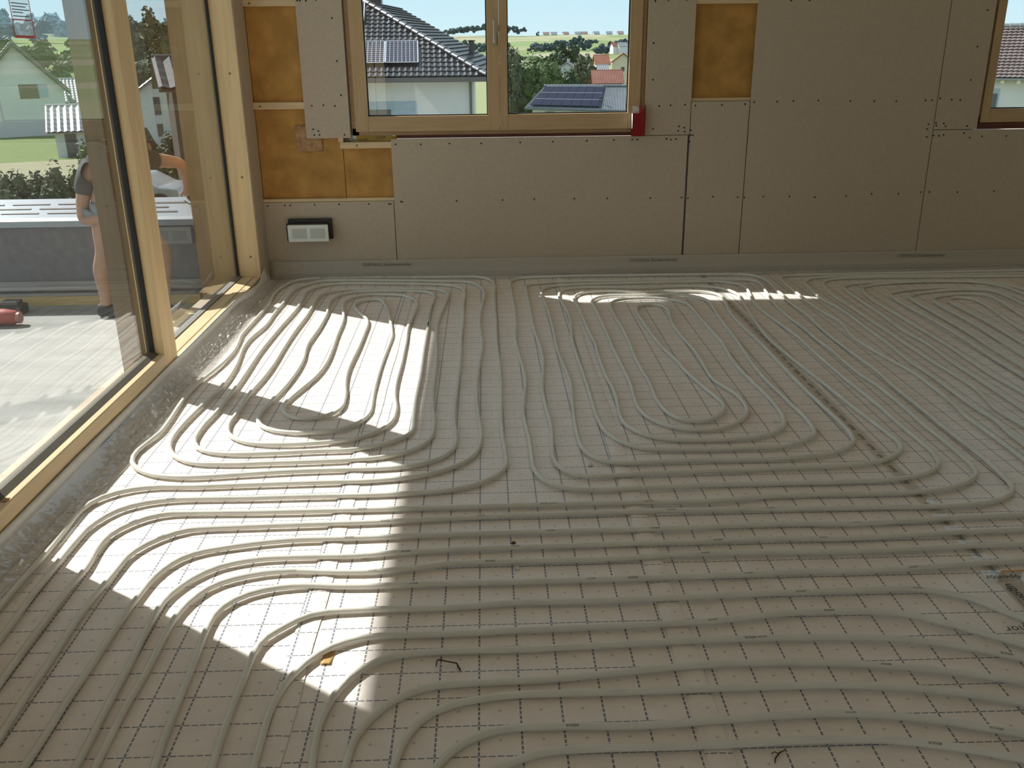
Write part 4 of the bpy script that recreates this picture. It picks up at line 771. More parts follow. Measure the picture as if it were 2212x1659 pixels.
def pipe_print(key, X, Y, body, size=0.0088, flip=True):
    """lettering on the room side of the pipe, next to the plan point X, Y"""
    path = PATHS[key]
    i = min(range(1, len(path) - 1), key=lambda q: (path[q][0] - X) ** 2 + (path[q][1] - Y) ** 2)
    p = Vector(path[i]); t = (Vector(path[i + 1]) - Vector(path[i - 1])).normalized()
    if t.x < 0: t = -t
    nrm = Vector((0, -0.55, 0.83)); nrm = (nrm - t * nrm.dot(t)).normalized()
    y_ = nrm.cross(t)
    if flip: t_, y_ = -t, -y_
    else: t_ = t
    text_obj('print', body, size, frame_mat(p + nrm * (PR + 0.0004), t_, y_, nrm), MT['ink'], PO[key])


for key, X, Y, body in (('middle', 0.211, 2.807, 'uponor'), ('middle', -0.026, 2.721, 'uponor'), ('middle', -0.446, 2.801, 'AENOR'), ('middle', -0.372, 2.707, 'AENOR'), ('middle', 0.553, 2.803, 'AENOR'), ('middle', 0.627, 2.742, 'AENOR'), ('middle', 0.963, 2.737, 'uponor'), ('row17', -0.455, 2.603, 'AENOR'), ('row17', 0.203, 2.617, 'uponor'), ('row17', 0.19, 2.618, 'uponor'), ('row17', 0.548, 2.616, 'AENOR'), ('row17', 1.207, 2.616, 'uponor'), ('row18', -0.27, 2.499, 'AENOR'), ('row18', 0.08, 2.51, 'uponor'), ('row18', 0.722, 2.526, 'AENOR'), ('row18', 1.051, 2.527, 'uponor'), ('row19', -0.355, 2.4, 'uponor'), ('row19', -0.013, 2.436, 'AENOR'), ('row19', 0.652, 2.434, 'uponor'), ('row20', -0.22, 2.306, 'uponor'), ('row20', 0.276, 2.313, 'uponor'), ('row20', 0.415, 2.313, 'AENOR'), ('row20', 0.77, 2.307, 'uponor'), ('row20', 1.275, 2.336, 'uponor'), ('row21', 0.892, 2.223, 'AENOR'), ('row21', 1.238, 2.224, 'uponor'), ('row22', 0.605, 2.088, 'uponor'), ('row22', 0.95, 2.129, 'AENOR'), ('row23', 0.676, 2.016, 'AENOR'), ('row23', 0.713, 2.017, 'uponor'), ('row23', 1.314, 1.923, 'AENOR'), ('row24', 0.995, 1.891, 'uponor'), ('row26', 0.843, 1.718, 'uponor'), ('row26', 1.168, 1.646, 'AENOR'), ('row26', 0.182, 1.696, 'AENOR'), ('row27', 0.997, 1.617, 'AENOR'), ('left', -1.144, 2.906, 'AENOR'), ('middle', -1.214, 2.757, 'AENOR'), ('middle', -1.072, 2.648, 'uponor'), ('middle', 0.173, 2.778, 'uponor')):
    pipe_print(key, X, Y, body)

# ================================================================== SMALL THINGS ON THE FLOOR AND WALL
tw = MB().tube([(-0.152, 1.944, 0.004), (-0.150, 1.958, 0.010), (-0.146, 1.962, 0.012), (-0.118, 1.953, 0.011), (-0.098, 1.948, 0.010), (-0.094, 1.938, 0.006), (-0.088, 1.926, 0.004)], [0.0012, 0.002, 0.002, 0.0017, 0.002, 0.003, 0.002], 6)
tag(tw.build('twig', MT['twig']), 'dark bent twig lying between two pipes beside the sunlit patch', 'twig')
tw2 = MB()
tw2.tube([(0.650, 1.612, 0.004), (0.636, 1.603, 0.006), (0.622, 1.588, 0.004), (0.617, 1.575, 0.003)], [0.0012, 0.002, 0.0018, 0.001], 6)
tw2.tube([(0.632, 1.600, 0.006), (0.626, 1.606, 0.006), (0.618, 1.603, 0.004)], [0.0014, 0.0012, 0.001], 6)
tag(tw2.build('twig', MT['twig']), 'thin dark forked twig near the front edge of the floor', 'twig')
ts = MB(); ts.grid(lambda u, v: (-0.454 + 0.028 * u + 0.004 * v, 1.968 + 0.055 * v, 0.003 + 0.002 * math.sin(u * 3 + v * 4)), 4, 6)
tso = ts.build('tape_scrap', MT['amber'], smooth=True, fix=False)
tso.modifiers.new('thick', 'SOLIDIFY').thickness = 0.0006
tag(tso, 'short amber tape scrap stuck to the sunlit floor by a pipe bend', 'tape scrap')


def crumb(x, y, r, label, m=None):
    b = bmesh.new(); bmesh.ops.create_icosphere(b, subdivisions=2, radius=r)
    for v in b.verts:
        v.co *= 1 + 0.5 * noise.noise(v.co * (2.0 / r) + Vector((x * 40, y * 40, 0)))
        v.co.z *= 0.6
    me = bpy.data.meshes.new('foam_crumb'); b.to_mesh(me); b.free()
    me.materials.append(m or MT['crumb'])
    o = bpy.data.objects.new('foam_crumb', me); o.location = (x, y, r * 0.5); col.objects.link(o); ORG[o] = Vector(o.location)
    tag(o, label, 'crumb')


crumb(0.075, 2.408, 0.0085, 'pale crumb with a dark speck between pipe rows in mid floor')
crumb(0.068, 2.561, 0.0075, 'dark brown crumb behind a pipe in mid floor', MT['twig'])
crumb(0.072, 2.238, 0.0075, 'flat white crumb lying against a pipe in mid floor')
crumb(0.382, 3.135, 0.010, 'white crumb inside the lower left bend of the middle spiral')
crumb(-0.408, 2.505, 0.010, 'white crumb beside a pipe inside the sunlit patch')
crumb(0.472, 2.905, 0.008, 'white crumb below the bottom row of the middle spiral')
crumb(1.216, 3.522, 0.008, 'white crumb inside the lower right bend of the middle spiral')
wc = MB(); wc.grid(lambda u, v: (-1.559 + 0.016 * u, 2.615 + 0.03 * v, 0.1665 + 0.004 * math.sin(PI * u) * math.sin(PI * v)), 4, 4)
wco = wc.build('wood_chip', mat('orange_wood_chip', (0.62, 0.33, 0.16), rough=0.8), smooth=True, fix=False)
wco.modifiers.new('thick', 'SOLIDIFY').thickness = 0.001
tag(wco, 'small orange wood chip on the sliding door bottom rail', 'wood chip')

# twin socket-like outlet on the lower left board
vt = empty('wall_outlet', (-1.22, 6.33, 0.34), 'black and white twin outlet box sticking out of the lower left board', 'outlet box')
ob_ = MB(); ob_.box(-1.366, -1.066, 6.285, 6.331, 0.285, 0.425)
ob_.build('back_box', MT['blackpl'], vt, bevel=0.006)
MB().box(-1.372, -1.090, 6.240, 6.286, 0.276, 0.402).build('socket_box', MT['blackpl'], vt, bevel=0.008)
rim = MB().box(-1.361, -1.083, 6.226, 6.241, 0.279, 0.396).build('rim', MT['white'], vt, bevel=0.007)
for k in (0, 1):
    MB().box(-1.332 + 0.125 * k, -1.232 + 0.125 * k, 6.2235, 6.2275, 0.303, 0.371).build('cap', MT['white_dim'], vt, bevel=0.0018)

# red carton on the sill
ct = empty('carton', (1.037, 6.31, 0.951), 'open red carton standing in the right corner of the window sill', 'carton')
cb = MB()
x0, x1, y0, y1, z0, z1 = 1.000, 1.082, 6.275, 6.334, 0.9505, 1.100
t_ = 0.0015
cb.box(x0, x1, y0, y0 + t_, z0, z1); cb.box(x0, x1, y1 - t_, y1, z0, z1)
cb.box(x1 - t_, x1, y0 + t_, y1 - t_, z0, z1)
cb.box(x0, x0 + t_, y0 + t_, y1 - t_, z0, z1); cb.box(x0 + t_, x1 - t_, y0 + t_, y1 - t_, z0, z0 + t_)
cb.build('box_body', MT['red'], ct)
MB().box(x0 - 0.0008, x0 - 0.0002, y0 + 0.002, y1 - 0.002, 1.0, z1 - 0.002).build('side_label', MT['paper'], ct)
fl_ = MB()
fl_.prism([(1.002, y1 - 0.004, z1 - 0.02), (1.052, y1 - 0.004, z1 - 0.02), (1.050, y1 - 0.002, 1.128), (1.043, y1 - 0.001, 1.138), (1.026, y1, 1.143), (1.004, y1, 1.144)], (0, 0.0012, 0))
fl_.build('white_flap', MT['paper'], ct)
f2 = MB()
f2.prism([(1.053, y1 - 0.004, z1 - 0.02), (1.080, y1 - 0.004, z1 - 0.02), (1.079, y1 - 0.001, 1.118), (1.070, y1, 1.126), (1.062, y1, 1.146), (1.055, y1, 1.130)], (0, 0.0012, 0))
f2.build('pink_flap', MT['redlight'], ct)
f3 = MB(); f3.prism([(x1 - 0.001, y0 + 0.004, z1 - 0.01), (x1 - 0.001, y1 - 0.004, z1 - 0.01), (x1 + 0.004, y1 - 0.006, 1.150), (x1 + 0.004, y0 + 0.02, 1.150)], (0.001, 0, 0))
f3.build('red_flap', MT['red'], ct)
pw_ = MB()
for (a, b_, c) in ((1.026, 1.055, 0.020), (1.067, 1.070, 0.0), ):
    pass
for k in range(6):
    pw_.box(1.0635, 1.0675, y0 - 0.0006, y0 - 0.0001, 1.085 - 0.009 * k, 1.0905 - 0.009 * k)
for k in range(7):
    pw_.box(1.0145 + 0.0015 * (k % 3), 1.0175 + 0.0015 * (k % 3), y0 - 0.0006, y0 - 0.0001, 1.083 - 0.011 * k, 1.086 - 0.011 * k)
pw_.build('print', mat('faded_pink_print', (0.45, 0.12, 0.14), rough=0.6), ct)['kind'] = 'stuff'

# ================================================================== OUTSIDE
OM = {}
OM['concrete'] = mat('terrace_concrete', (0.25, 0.25, 0.235), rough=0.85, c2=(0.34, 0.34, 0.32), scale=1.6, stretch=(1.2, 5, 1), bump=0.05)
OM['membrane'] = mat('grey_bitumen_membrane', (0.20, 0.20, 0.21), rough=0.75, var=0.15, scale=18, bump=0.1, bscale=120)
OM['sheet'] = mat('pale_sheet_metal', (0.36, 0.39, 0.42), rough=0.35, var=0.03, metal=0.35)
OM['plank'] = mat('yellow_plank', (0.62, 0.45, 0.20), rough=0.7, var=0.12, scale=5, stretch=(1, 9, 9))
OM['pvc'] = mat('pale_grey_tube', (0.50, 0.52, 0.54), rough=0.4, var=0.04)
OM['wallwhite'] = mat('white_render', (0.60, 0.60, 0.59), rough=0.9, var=0.03, scale=2)
OM['wallcream'] = mat('cream_render', (0.66, 0.58, 0.42), rough=0.9, var=0.04, scale=2)
OM['tileblack'] = mat('black_glazed_tile', (0.022, 0.022, 0.025), rough=0.34, var=0.2, scale=2, spec=0.45)
OM['tileridge'] = mat('dark_ridge_tile', (0.10, 0.09, 0.095), rough=0.30, var=0.2, scale=2, spec=0.9)
OM['tilegrey'] = mat('blue_grey_tile', (0.11, 0.125, 0.14), rough=0.45, var=0.15, scale=1)
OM['tilelight'] = mat('pale_grey_tile', (0.24, 0.25, 0.245), rough=0.5, var=0.1, scale=2, spec=0.6)
OM['tilebrown'] = mat('brown_clay_tile', (0.155, 0.115, 0.105), rough=0.6, var=0.15, scale=1)
OM['tilered'] = mat('red_clay_tile', (0.28, 0.105, 0.06), rough=0.8, var=0.15, scale=0.7)
OM['tiledark'] = mat('dark_red_tile', (0.25, 0.095, 0.065), rough=0.8, var=0.15, scale=0.7)
OM['darkwood'] = mat('dark_eave_wood', (0.06, 0.05, 0.04), rough=0.8)
OM['gutter'] = mat('grey_gutter', (0.12, 0.11, 0.105), rough=0.5)
OM['solar'] = mat('dark_blue_solar_cell', (0.018, 0.020, 0.040), rough=0.5, var=0.1, spec=0.15)
OM['solarline'] = mat('pale_panel_frame', (0.55, 0.55, 0.56), rough=0.4, metal=0.2)
OM['pane'] = mat('dark_window_pane', (0.05, 0.06, 0.07), rough=0.12, spec=0.8)
OM['panebrown'] = mat('brown_window_leaf', (0.11, 0.075, 0.05), rough=0.5)
OM['paneblue'] = mat('pale_blue_blind', (0.32, 0.40, 0.46), rough=0.3)
OM['leafA'] = mat('mid_green_leaves', (0.055, 0.095, 0.022), rough=0.7, var=0.5, scale=1.2, c2=(0.12, 0.17, 0.045))
OM['leafB'] = mat('dark_green_leaves', (0.022, 0.045, 0.016), rough=0.7, scale=0.8, c2=(0.05, 0.085, 0.026))
OM['leafC'] = mat('olive_leaves', (0.085, 0.095, 0.045), rough=0.7, scale=1.0, c2=(0.15, 0.16, 0.085))
OM['leafD'] = mat('yellow_green_leaves', (0.13, 0.16, 0.02), rough=0.7, scale=1.0, c2=(0.24, 0.26, 0.05))
OM['leafF'] = mat('haze_tinted_far_forest', (0.075, 0.12, 0.125), rough=0.9, scale=0.05, c2=(0.11, 0.16, 0.165))  # bluish haze of distance put into the leaf colour
OM['roofhaze'] = mat('haze_paled_red_roof', (0.33, 0.22, 0.20), rough=0.9)  # both far roof colours are paled to stand for distance haze
OM['roofhaze2'] = mat('haze_paled_grey_roof', (0.27, 0.29, 0.32), rough=0.9)
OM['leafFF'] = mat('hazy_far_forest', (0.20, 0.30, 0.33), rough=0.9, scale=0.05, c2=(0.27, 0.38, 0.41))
OM['bark'] = mat('grey_brown_bark', (0.10, 0.08, 0.06), rough=0.9, var=0.2, scale=8)
OM['stone'] = mat('pale_stone', (0.45, 0.44, 0.41), rough=0.9, var=0.1)


def sstep(a, b, x):
    t = min(1, max(0, (x - a) / (b - a)))
    return t * t * (3 - 2 * t)


def lerp_tab(tab, d):
    for (a, za), (b, zb) in zip(tab[:-1], tab[1:]):
        if d <= b:
            return za + (zb - za) * max(0, (d - a)) / (b - a)
    return tab[-1][1]


TAB_L = [(0, -3.2), (38, -3.1), (60, -4.0), (95, -4.9), (110, -4.2), (145, 0.5), (230, 5.0), (300, 5.5), (420, 4.0), (560, 16), (800, 22), (2200, 22)]
TAB_F = [(0, -3.4), (25, -5.2), (60, -7.5), (140, -9.5), (210, -7.5), (320, -7), (600, -4), (820, 1), (1000, 4), (1250, 17), (1500, 26.0), (1580, 26.6), (1900, 20), (2400, 10)]


def ground_z(x, y):
    d = math.hypot(x, y)
    az = math.atan2(x, max(y, 1e-3)) if y > 0 else -2.0
    k = sstep(-0.30, -0.16, az)
    z = lerp_tab(TAB_L, d) * (1 - k) + lerp_tab(TAB_F, d) * k
    z += 0.12 * noise.noise(Vector((x * 0.15, y * 0.15, 0))) * min(1, d / 20) + 0.0015 * d * noise.noise(Vector((x * 0.01, y * 0.01, 4)))
    return z


def ground_mat():
    m, t, b = newmat('meadow_and_fields')
    N = t.nodes.new; L = t.links.new
    co = N('ShaderNodeTexCoord')
    v = N('ShaderNodeTexVoronoi'); v.inputs['Scale'].default_value = 0.010
    L(co.outputs['Object'], v.inputs['Vector'])
    r = N('ShaderNodeValToRGB'); r.color_ramp.interpolation = 'CONSTANT'
    e_ = r.color_ramp.elements
    e_[0].position = 0; e_[0].color = (0.23, 0.28, 0.13, 1)
    e_[1].position = 0.35; e_[1].color = (0.31, 0.33, 0.18, 1)
    q = e_.new(0.6); q.color = (0.38, 0.36, 0.24, 1)
    q = e_.new(0.8); q.color = (0.25, 0.31, 0.15, 1)
    sp = N('ShaderNodeSeparateColor'); L(v.outputs['Color'], sp.inputs[0]); L(sp.outputs[0], r.inputs['Fac'])
    nz = N('ShaderNodeTexNoise'); nz.inputs['Scale'].default_value = 1.2; nz.inputs['Detail'].default_value = 8
    L(co.outputs['Object'], nz.inputs['Vector'])
    mu = N('ShaderNodeMix'); mu.data_type = 'RGBA'; mu.blend_type = 'MULTIPLY'; mu.inputs['Factor'].default_value = 0.6
    L(r.outputs['Color'], mu.inputs['A'])
    gr = N('ShaderNodeValToRGB'); gr.color_ramp.elements[0].color = (0.45, 0.45, 0.45, 1); gr.color_ramp.elements[1].color = (1, 1, 1, 1)
    L(nz.outputs['Fac'], gr.inputs['Fac']); L(gr.outputs['Color'], mu.inputs['B'])
    L(mu.outputs['Result'], b.inputs['Base Color']); b.inputs['Roughness'].default_value = 1.0
    b.inputs['Specular IOR Level'].default_value = 0.0
    return m


gm = MB()
AZ0, AZ1, NA = -1.9, 1.25, 110
RS = [2.2, 4, 6, 8, 10, 12, 14, 17, 20, 24, 28, 33, 40, 50, 62, 76, 92, 110, 130, 155, 185, 220, 260, 310, 370, 450, 540, 650, 780, 900, 1000, 1100, 1200, 1300, 1400, 1500, 1560, 1650, 1800, 2000, 2300]


def gfn(u, v):
    i = min(len(RS) - 1, int(round(v * (len(RS) - 1))))
    a = AZ0 + (AZ1 - AZ0) * u
    d = RS[i] if i else 0.5
    x, y = d * math.sin(a) - 2.0 * (1 - min(1, d / 20)), d * math.cos(a) + 7.2 * (1 - min(1, d / 20)) * (1 if a > -0.4 else 0.4)
    return (x, y, ground_z(x, y))


gm.grid(gfn, NA, len(RS) - 1)
ground = tag(gm.build('ground', ground_mat(), None, smooth=True), kind='structure')

# bare earth bank beyond the terrace
em = MB()
em.grid(lambda u, v: (lambda x, y: (x, y, ground_z(x, y) + 0.05 + 0.9 * math.sin(PI * v) * math.sin(PI * min(1, u * 1.2)) * (0.8 + 0.4 * noise.noise(Vector((x * .5, y * .5, 1))))))(-16 + 8 * u, 15.5 + 8 * v), 30, 24)
tag(em.build('dirt_bank', mat('dry_brown_earth', (0.26, 0.21, 0.155), rough=1.0, c2=(0.37, 0.31, 0.24), scale=2.5, bump=0.4, bscale=8), None, smooth=True, fix=False), kind='stuff', label='bare brown earth bank beyond the terrace parapet')

# ------------------------------------------------------------------ terrace
ZT = -0.10
tag(MB().box(-6.6, -1.72, YF, 6.17, -0.45, ZT).build('terrace_floor', OM['concrete']), kind='structure')
pp = empty('terrace_parapet', (-4.2, 6.28, ZT), kind='structure')
MB().box(-6.6, XO - 0.002, 6.17, 6.42, -3.6, 0.43).build('parapet_wall', OM['membrane'], pp)
cp = MB()
cp.prism([(-6.62, 6.13, 0.425), (-6.62, 6.13, 0.465), (-6.62, 6.16, 0.482), (-6.62, 6.46, 0.565), (-6.62, 6.46, 0.425)], (4.66, 0, 0))
cpo = cp.build('coping', OM['sheet'], pp)
for k in range(14):
    xx = -6.4 + 0.31 * k
    for q, (a, b_) in enumerate(((0.10, 0.28), (0.02, 0.20), (0.12, 0.30))):
        yy_ = 6.22 + 0.07 * q
        zz = 0.482 + (yy_ - 6.16) * 0.083 / 0.30
        MB().prism([(xx + a - 0.07, yy_, zz), (xx + b_, yy_, zz), (xx + b_, yy_ + 0.012, zz + 0.006), (xx + a - 0.07, yy_ + 0.012, zz + 0.006)], (0, 0, 0.005)).build('fold_rib', OM['gutter'], pp)
MB().box(-6.6, XO - 0.002, 6.155, 6.169, 0.012, 0.05).build('base_flashing', OM['alu'] if 'alu' in OM else MT['alu'], pp)
MB().tube([(-6.6, 6.148, 0.0), (XO - 0.01, 6.148, 0.0)], 0.016, 10).build('tube', OM['pvc'], pp, smooth=True)
MB().tube([(-6.6, 6.135, -0.045), (XO - 0.01, 6.135, -0.045)], 0.020, 10).build('tube', OM['sheet'], pp, smooth=True)
pl = MB().box(-6.5, XO - 0.02, 6.075, 6.115, ZT, ZT + 0.055).build('plank', OM['plank'], None, bevel=0.003)
tag(pl, 'long yellow plank on edge lying at the foot of the grey parapet', 'plank')

# cordless tool and its battery on the terrace
dr = empty('power_tool', (-3.08, 5.60, ZT), 'red power tool lying on the terrace in front of the yellow plank', 'power tool')
g = MB()
g.tube([(-3.32, 5.60, ZT + 0.055), (-3.20, 5.60, ZT + 0.06), (-3.05, 5.60, ZT + 0.058), (-2.985, 5.60, ZT + 0.052), (-2.965, 5.60, ZT + 0.05)], [0.045, 0.05, 0.05, 0.045, 0.03], 14)
g.build('motor_body', mat('worn_red_plastic', (0.42, 0.10, 0.08), rough=0.5), dr, smooth=True)
MB().tube([(-3.24, 5.585, ZT + 0.03), (-3.25, 5.56, ZT + 0.012), (-3.42, 5.53, ZT + 0.02)], [0.03, 0.028, 0.022], 10).build('grip', MT['blackpl'], dr, smooth=True)
MB().tube([(-2.972, 5.60, ZT + 0.05), (-2.95, 5.60, ZT + 0.05)], 0.036, 14).build('end_cap', mat('pinkish_cap', (0.40, 0.20, 0.17), rough=0.5), dr)
ba = empty('battery_pack', (-3.12, 5.90, ZT), 'dark grey battery pack standing on the terrace behind the red power tool', 'battery')
MB().box(-3.215, -3.06, 5.85, 5.94, ZT, ZT + 0.065).build('pack_body', MT['blackpl'], ba, bevel=0.010)
MB().box(-3.20, -3.09, 5.855, 5.935, ZT + 0.062, ZT + 0.088).build('slide_rail', MT['ink_soft'], ba, bevel=0.006)
MB().tube([(-3.09, 5.848, ZT + 0.034), (-3.09, 5.842, ZT + 0.034)], 0.018, 12).build('button', MT['ink_soft'], ba)
MB().tube([(-3.21, 5.89, ZT + 0.06), (-3.27, 5.87, ZT + 0.05), (-3.30, 5.80, ZT + 0.02)], 0.006, 8).build('strap', MT['blackpl'], ba)

# ================================================================== PERSON
skin = mat('sun_tanned_skin', (0.50, 0.29, 0.20), rough=0.55, var=0.10, scale=18)
cloth = mat('dark_grey_cotton', (0.085, 0.085, 0.085), rough=0.95, var=0.25, scale=14, bump=0.4, bscale=25)
shortc = mat('grey_check_cotton', (0.26, 0.27, 0.28), rough=0.95, var=0.3, scale=22, bump=0.3, bscale=25)
hairm = mat('brown_hair', (0.07, 0.045, 0.03), rough=0.8, var=0.3, scale=60, bump=0.5, bscale=150)
shoem = mat('black_shoe', (0.035, 0.035, 0.038), rough=0.7, var=0.2, scale=30)
per = empty('person', (-2.35, 5.75, ZT), 'person in dark grey t-shirt and grey shorts bending over on the terrace', 'person')


def skinned(name, verts, edges, m, root=0, sub=2):
    o0 = ORG[per]
    me = bpy.data.meshes.new(name)
    me.from_pydata([Vector(v[:3]) - o0 for v in verts], edges, [])
    ob = bpy.data.objects.new(name, me); col.objects.link(ob); ob.parent = per; ORG[ob] = o0
    me.materials.append(m)
    sk = ob.modifiers.new('skin', 'SKIN'); sk.use_smooth_shade = True
    for i, v in enumerate(verts):
        r = v[3]
        me.skin_vertices[0].data[i].radius = r if isinstance(r, tuple) else (r, r)
        me.skin_vertices[0].data[i].use_root = (i == root)
    sb_ = ob.modifiers.new('smooth', 'SUBSURF'); sb_.levels = sub; sb_.render_levels = sub
    return ob


V = [(-2.33, 5.73, 0.66, (0.14, 0.10)),        # 0 pelvis
     (-2.30, 5.75, 0.76, (0.135, 0.10)),       # 1 waist
     (-2.28, 5.84, 0.85, (0.15, 0.11)),        # 2 chest
     (-2.25, 5.93, 0.89, 0.075),               # 3 neck base
     (-2.24, 5.99, 0.905, 0.055),               # 4 neck
     (-2.225, 6.05, 0.925, 0.085),             # 5 skull
     (-2.215, 6.09, 0.95, 0.075),               # 6 crown
     (-2.405, 5.73, 0.865, 0.062),             # 7 left shoulder
     (-2.475, 5.70, 0.70, 0.046),              # 8 left mid upper arm
     (-2.500, 5.69, 0.535, 0.040),             # 9 left elbow
     (-2.430, 5.67, 0.545, 0.036),             # 10 left forearm
     (-2.345, 5.655, 0.575, 0.026),            # 11 left wrist
     (-2.305, 5.65, 0.585, 0.030),             # 12 left palm
     (-2.185, 5.97, 0.865, 0.062),             # 13 right shoulder
     (-2.105, 6.13, 0.850, 0.048),             # 14
     (-2.045, 6.29, 0.815, 0.040),             # 15 right elbow
     (-2.035, 6.34, 0.72, 0.036),              # 16
     (-2.05, 6.37, 0.64, 0.026),              # 17 right wrist
     (-2.055, 6.385, 0.605, 0.030),             # 18 right palm
     (-2.375, 5.74, 0.60, 0.090),              # 19 left hip
     (-2.415, 5.75, 0.45, 0.066),              # 20 left thigh
     (-2.430, 5.755, 0.335, 0.050),            # 21 left knee
     (-2.470, 5.765, 0.215, 0.056),            # 22 left calf
     (-2.470, 5.765, 0.085, 0.042),            # 23
     (-2.470, 5.765, 0.005, 0.037),            # 24 left ankle
     (-2.475, 5.765, -0.045, 0.037),           # 25 left heel
     (-2.260, 5.75, 0.60, 0.090),              # 26 right hip
     (-2.120, 5.74, 0.45, 0.066),              # 27 right thigh
     (-2.040, 5.73, 0.335, 0.050),             # 28 right knee
     (-2.070, 5.73, 0.200, 0.056),             # 29 right calf
     (-2.080, 5.73, 0.070, 0.042),             # 30
     (-2.085, 5.73, 0.000, 0.037),             # 31 right ankle
     (-2.090, 5.73, -0.045, 0.037)]            # 32
E_ = [(0, 1), (1, 2), (2, 3), (3, 4), (4, 5), (5, 6), (2, 7), (7, 8), (8, 9), (9, 10), (10, 11), (11, 12), (2, 13), (13, 14), (14, 15), (15, 16), (16, 17), (17, 18),
      (0, 19), (19, 20), (20, 21), (21, 22), (22, 23), (23, 24), (24, 25), (0, 26), (26, 27), (27, 28), (28, 29), (29, 30), (30, 31), (31, 32)]
# five fingers on each hand, rooted inside the palm
def fingers(base, palm, direction, spread, curl):
    d = Vector(direction).normalized(); s = Vector(spread).normalized(); c = Vector(curl).normalized()
    P0 = Vector(palm)
    for k, ln in enumerate((0.070, 0.078, 0.072, 0.056)):
        r = P0 + s * (0.020 - 0.0135 * k)
        a = r + d * 0.035
        b_ = a + (d * 0.8 + c * 0.3).normalized() * ln * 0.5
        e2 = b_ + (d * 0.5 + c * 0.7).normalized() * ln * 0.5
        n = len(V)
        V.extend([(*a, 0.0092), (*b_, 0.0085), (*e2, 0.0068)])
        E_.extend([(base, n), (n, n + 1), (n + 1, n + 2)])
    a = P0 + s * 0.030 - d * 0.005; b_ = a + (s * 0.7 + d * 0.6 + c * 0.3).normalized() * 0.035; e2 = b_ + (d * 0.9 + c * 0.4).normalized() * 0.028
    n = len(V)
    V.extend([(*a, 0.0105), (*b_, 0.0095), (*e2, 0.0075)]); E_.extend([(base, n), (n, n + 1), (n + 1, n + 2)])


fingers(12, V[12][:3], (0.9, -0.1, 0.1), (0.0, -0.3, 0.95), (0.1, 0.3, -0.9))
fingers(18, V[18][:3], (-0.1, 0.9, -0.35), (-0.9, -0.1, 0.0), (0, 0.3, -0.9))
skinned('body', V, E_, skin)
# face
hc = Vector((-2.22, 6.07, 0.935))
fdir = Vector((0.35, 0.75, -0.5)).normalized()
sdir = fdir.cross(Vector((0, 0, 1))).normalized()
nose = MB(); nose.tube([hc + fdir * 0.075 + Vector((0, 0, 0.02)), hc + fdir * 0.10 + Vector((0, 0, -0.012)), hc + fdir * 0.075 + Vector((0, 0, -0.02))], [0.008, 0.013, 0.009], 8)
nose.build('nose', skin, per, smooth=True)
for sgn in (-1, 1):
    b_ = MB(); q = hc + fdir * 0.068 + sdir * 0.032 * sgn + Vector((0, 0, 0.018)); b_.tube([q - fdir * 0.006, q, q + fdir * 0.008], [0.006, 0.011, 0.004], 10); b_.build('eye', MT['paper'], per, smooth=True)
    b_ = MB(); q = hc + sdir * 0.082 * sgn - fdir * 0.01; b_.tube([q + Vector((0, 0, -0.03)), q + sdir * 0.008 * sgn, q + Vector((0, 0, 0.03))], [0.007, 0.013, 0.008], 8); b_.build('ear', skin, per, smooth=True)
mo = MB(); mo.tube([hc + fdir * 0.076 + sdir * -0.025 + Vector((0, 0, -0.048)), hc + fdir * 0.084 + Vector((0, 0, -0.05)), hc + fdir * 0.076 + sdir * 0.025 + Vector((0, 0, -0.048))], [0.003, 0.0065, 0.003], 8)
mo.build('mouth', mat('lips', (0.38, 0.16, 0.13), rough=0.5), per, smooth=True)
skinned('hair', [(-2.225, 6.03, 0.955, 0.080), (-2.215, 6.07, 0.985, 0.080), (-2.235, 6.0, 0.935, 0.072)], [(0, 1), (0, 2)], hairm)
# clothes
skinned('t_shirt', [(-2.335, 5.735, 0.665, (0.150, 0.115)), (-2.30, 5.75, 0.76, (0.148, 0.115)), (-2.28, 5.84, 0.855, (0.160, 0.125)), (-2.25, 5.93, 0.89, 0.085),
                    (-2.410, 5.725, 0.870, 0.078), (-2.450, 5.71, 0.78, 0.068), (-2.482, 5.70, 0.675, 0.064),
                    (-2.185, 5.97, 0.87, 0.076), (-2.145, 6.05, 0.862, 0.066), (-2.125, 6.09, 0.856, 0.060)],
        [(0, 1), (1, 2), (2, 3), (2, 4), (4, 5), (5, 6), (2, 7), (7, 8), (8, 9)], cloth)
skinned('shorts', [(-2.33, 5.73, 0.68, (0.150, 0.115)), (-2.325, 5.735, 0.62, (0.15, 0.115)), (-2.378, 5.74, 0.575, 0.100), (-2.40, 5.745, 0.50, 0.088),
                   (-2.250, 5.75, 0.575, 0.100), (-2.165, 5.745, 0.50, 0.088)], [(0, 1), (1, 2), (2, 3), (1, 4), (4, 5)], shortc)
for (hx, hy, name) in ((-2.475, 5.765, 'shoe'), (-2.09, 5.73, 'shoe')):
    skinned(name, [(hx - 0.055, hy, ZT + 0.050, (0.040, 0.040)), (hx + 0.0, hy, ZT + 0.045, (0.046, 0.050)), (hx + 0.07, hy - 0.01, ZT + 0.035, (0.045, 0.034)), (hx + 0.14, hy - 0.02, ZT + 0.026, (0.040, 0.025)), (hx + 0.165, hy - 0.022, ZT + 0.024, (0.028, 0.020))],
            [(0, 1), (1, 2), (2, 3), (3, 4)], shoem, root=1)

# ================================================================== HOUSES
def quad_frame(o, a, b_):
    """unit vectors of a slope: u along a-o, w in the plane towards b"""
    u = (Vector(a) - Vector(o)).normalized(); v = Vector(b_) - Vector(o)
    w = (v - u * v.dot(u)).normalized(); n = u.cross(w).normalized()
    if n.z < 0: n = -n
    return u, w, n


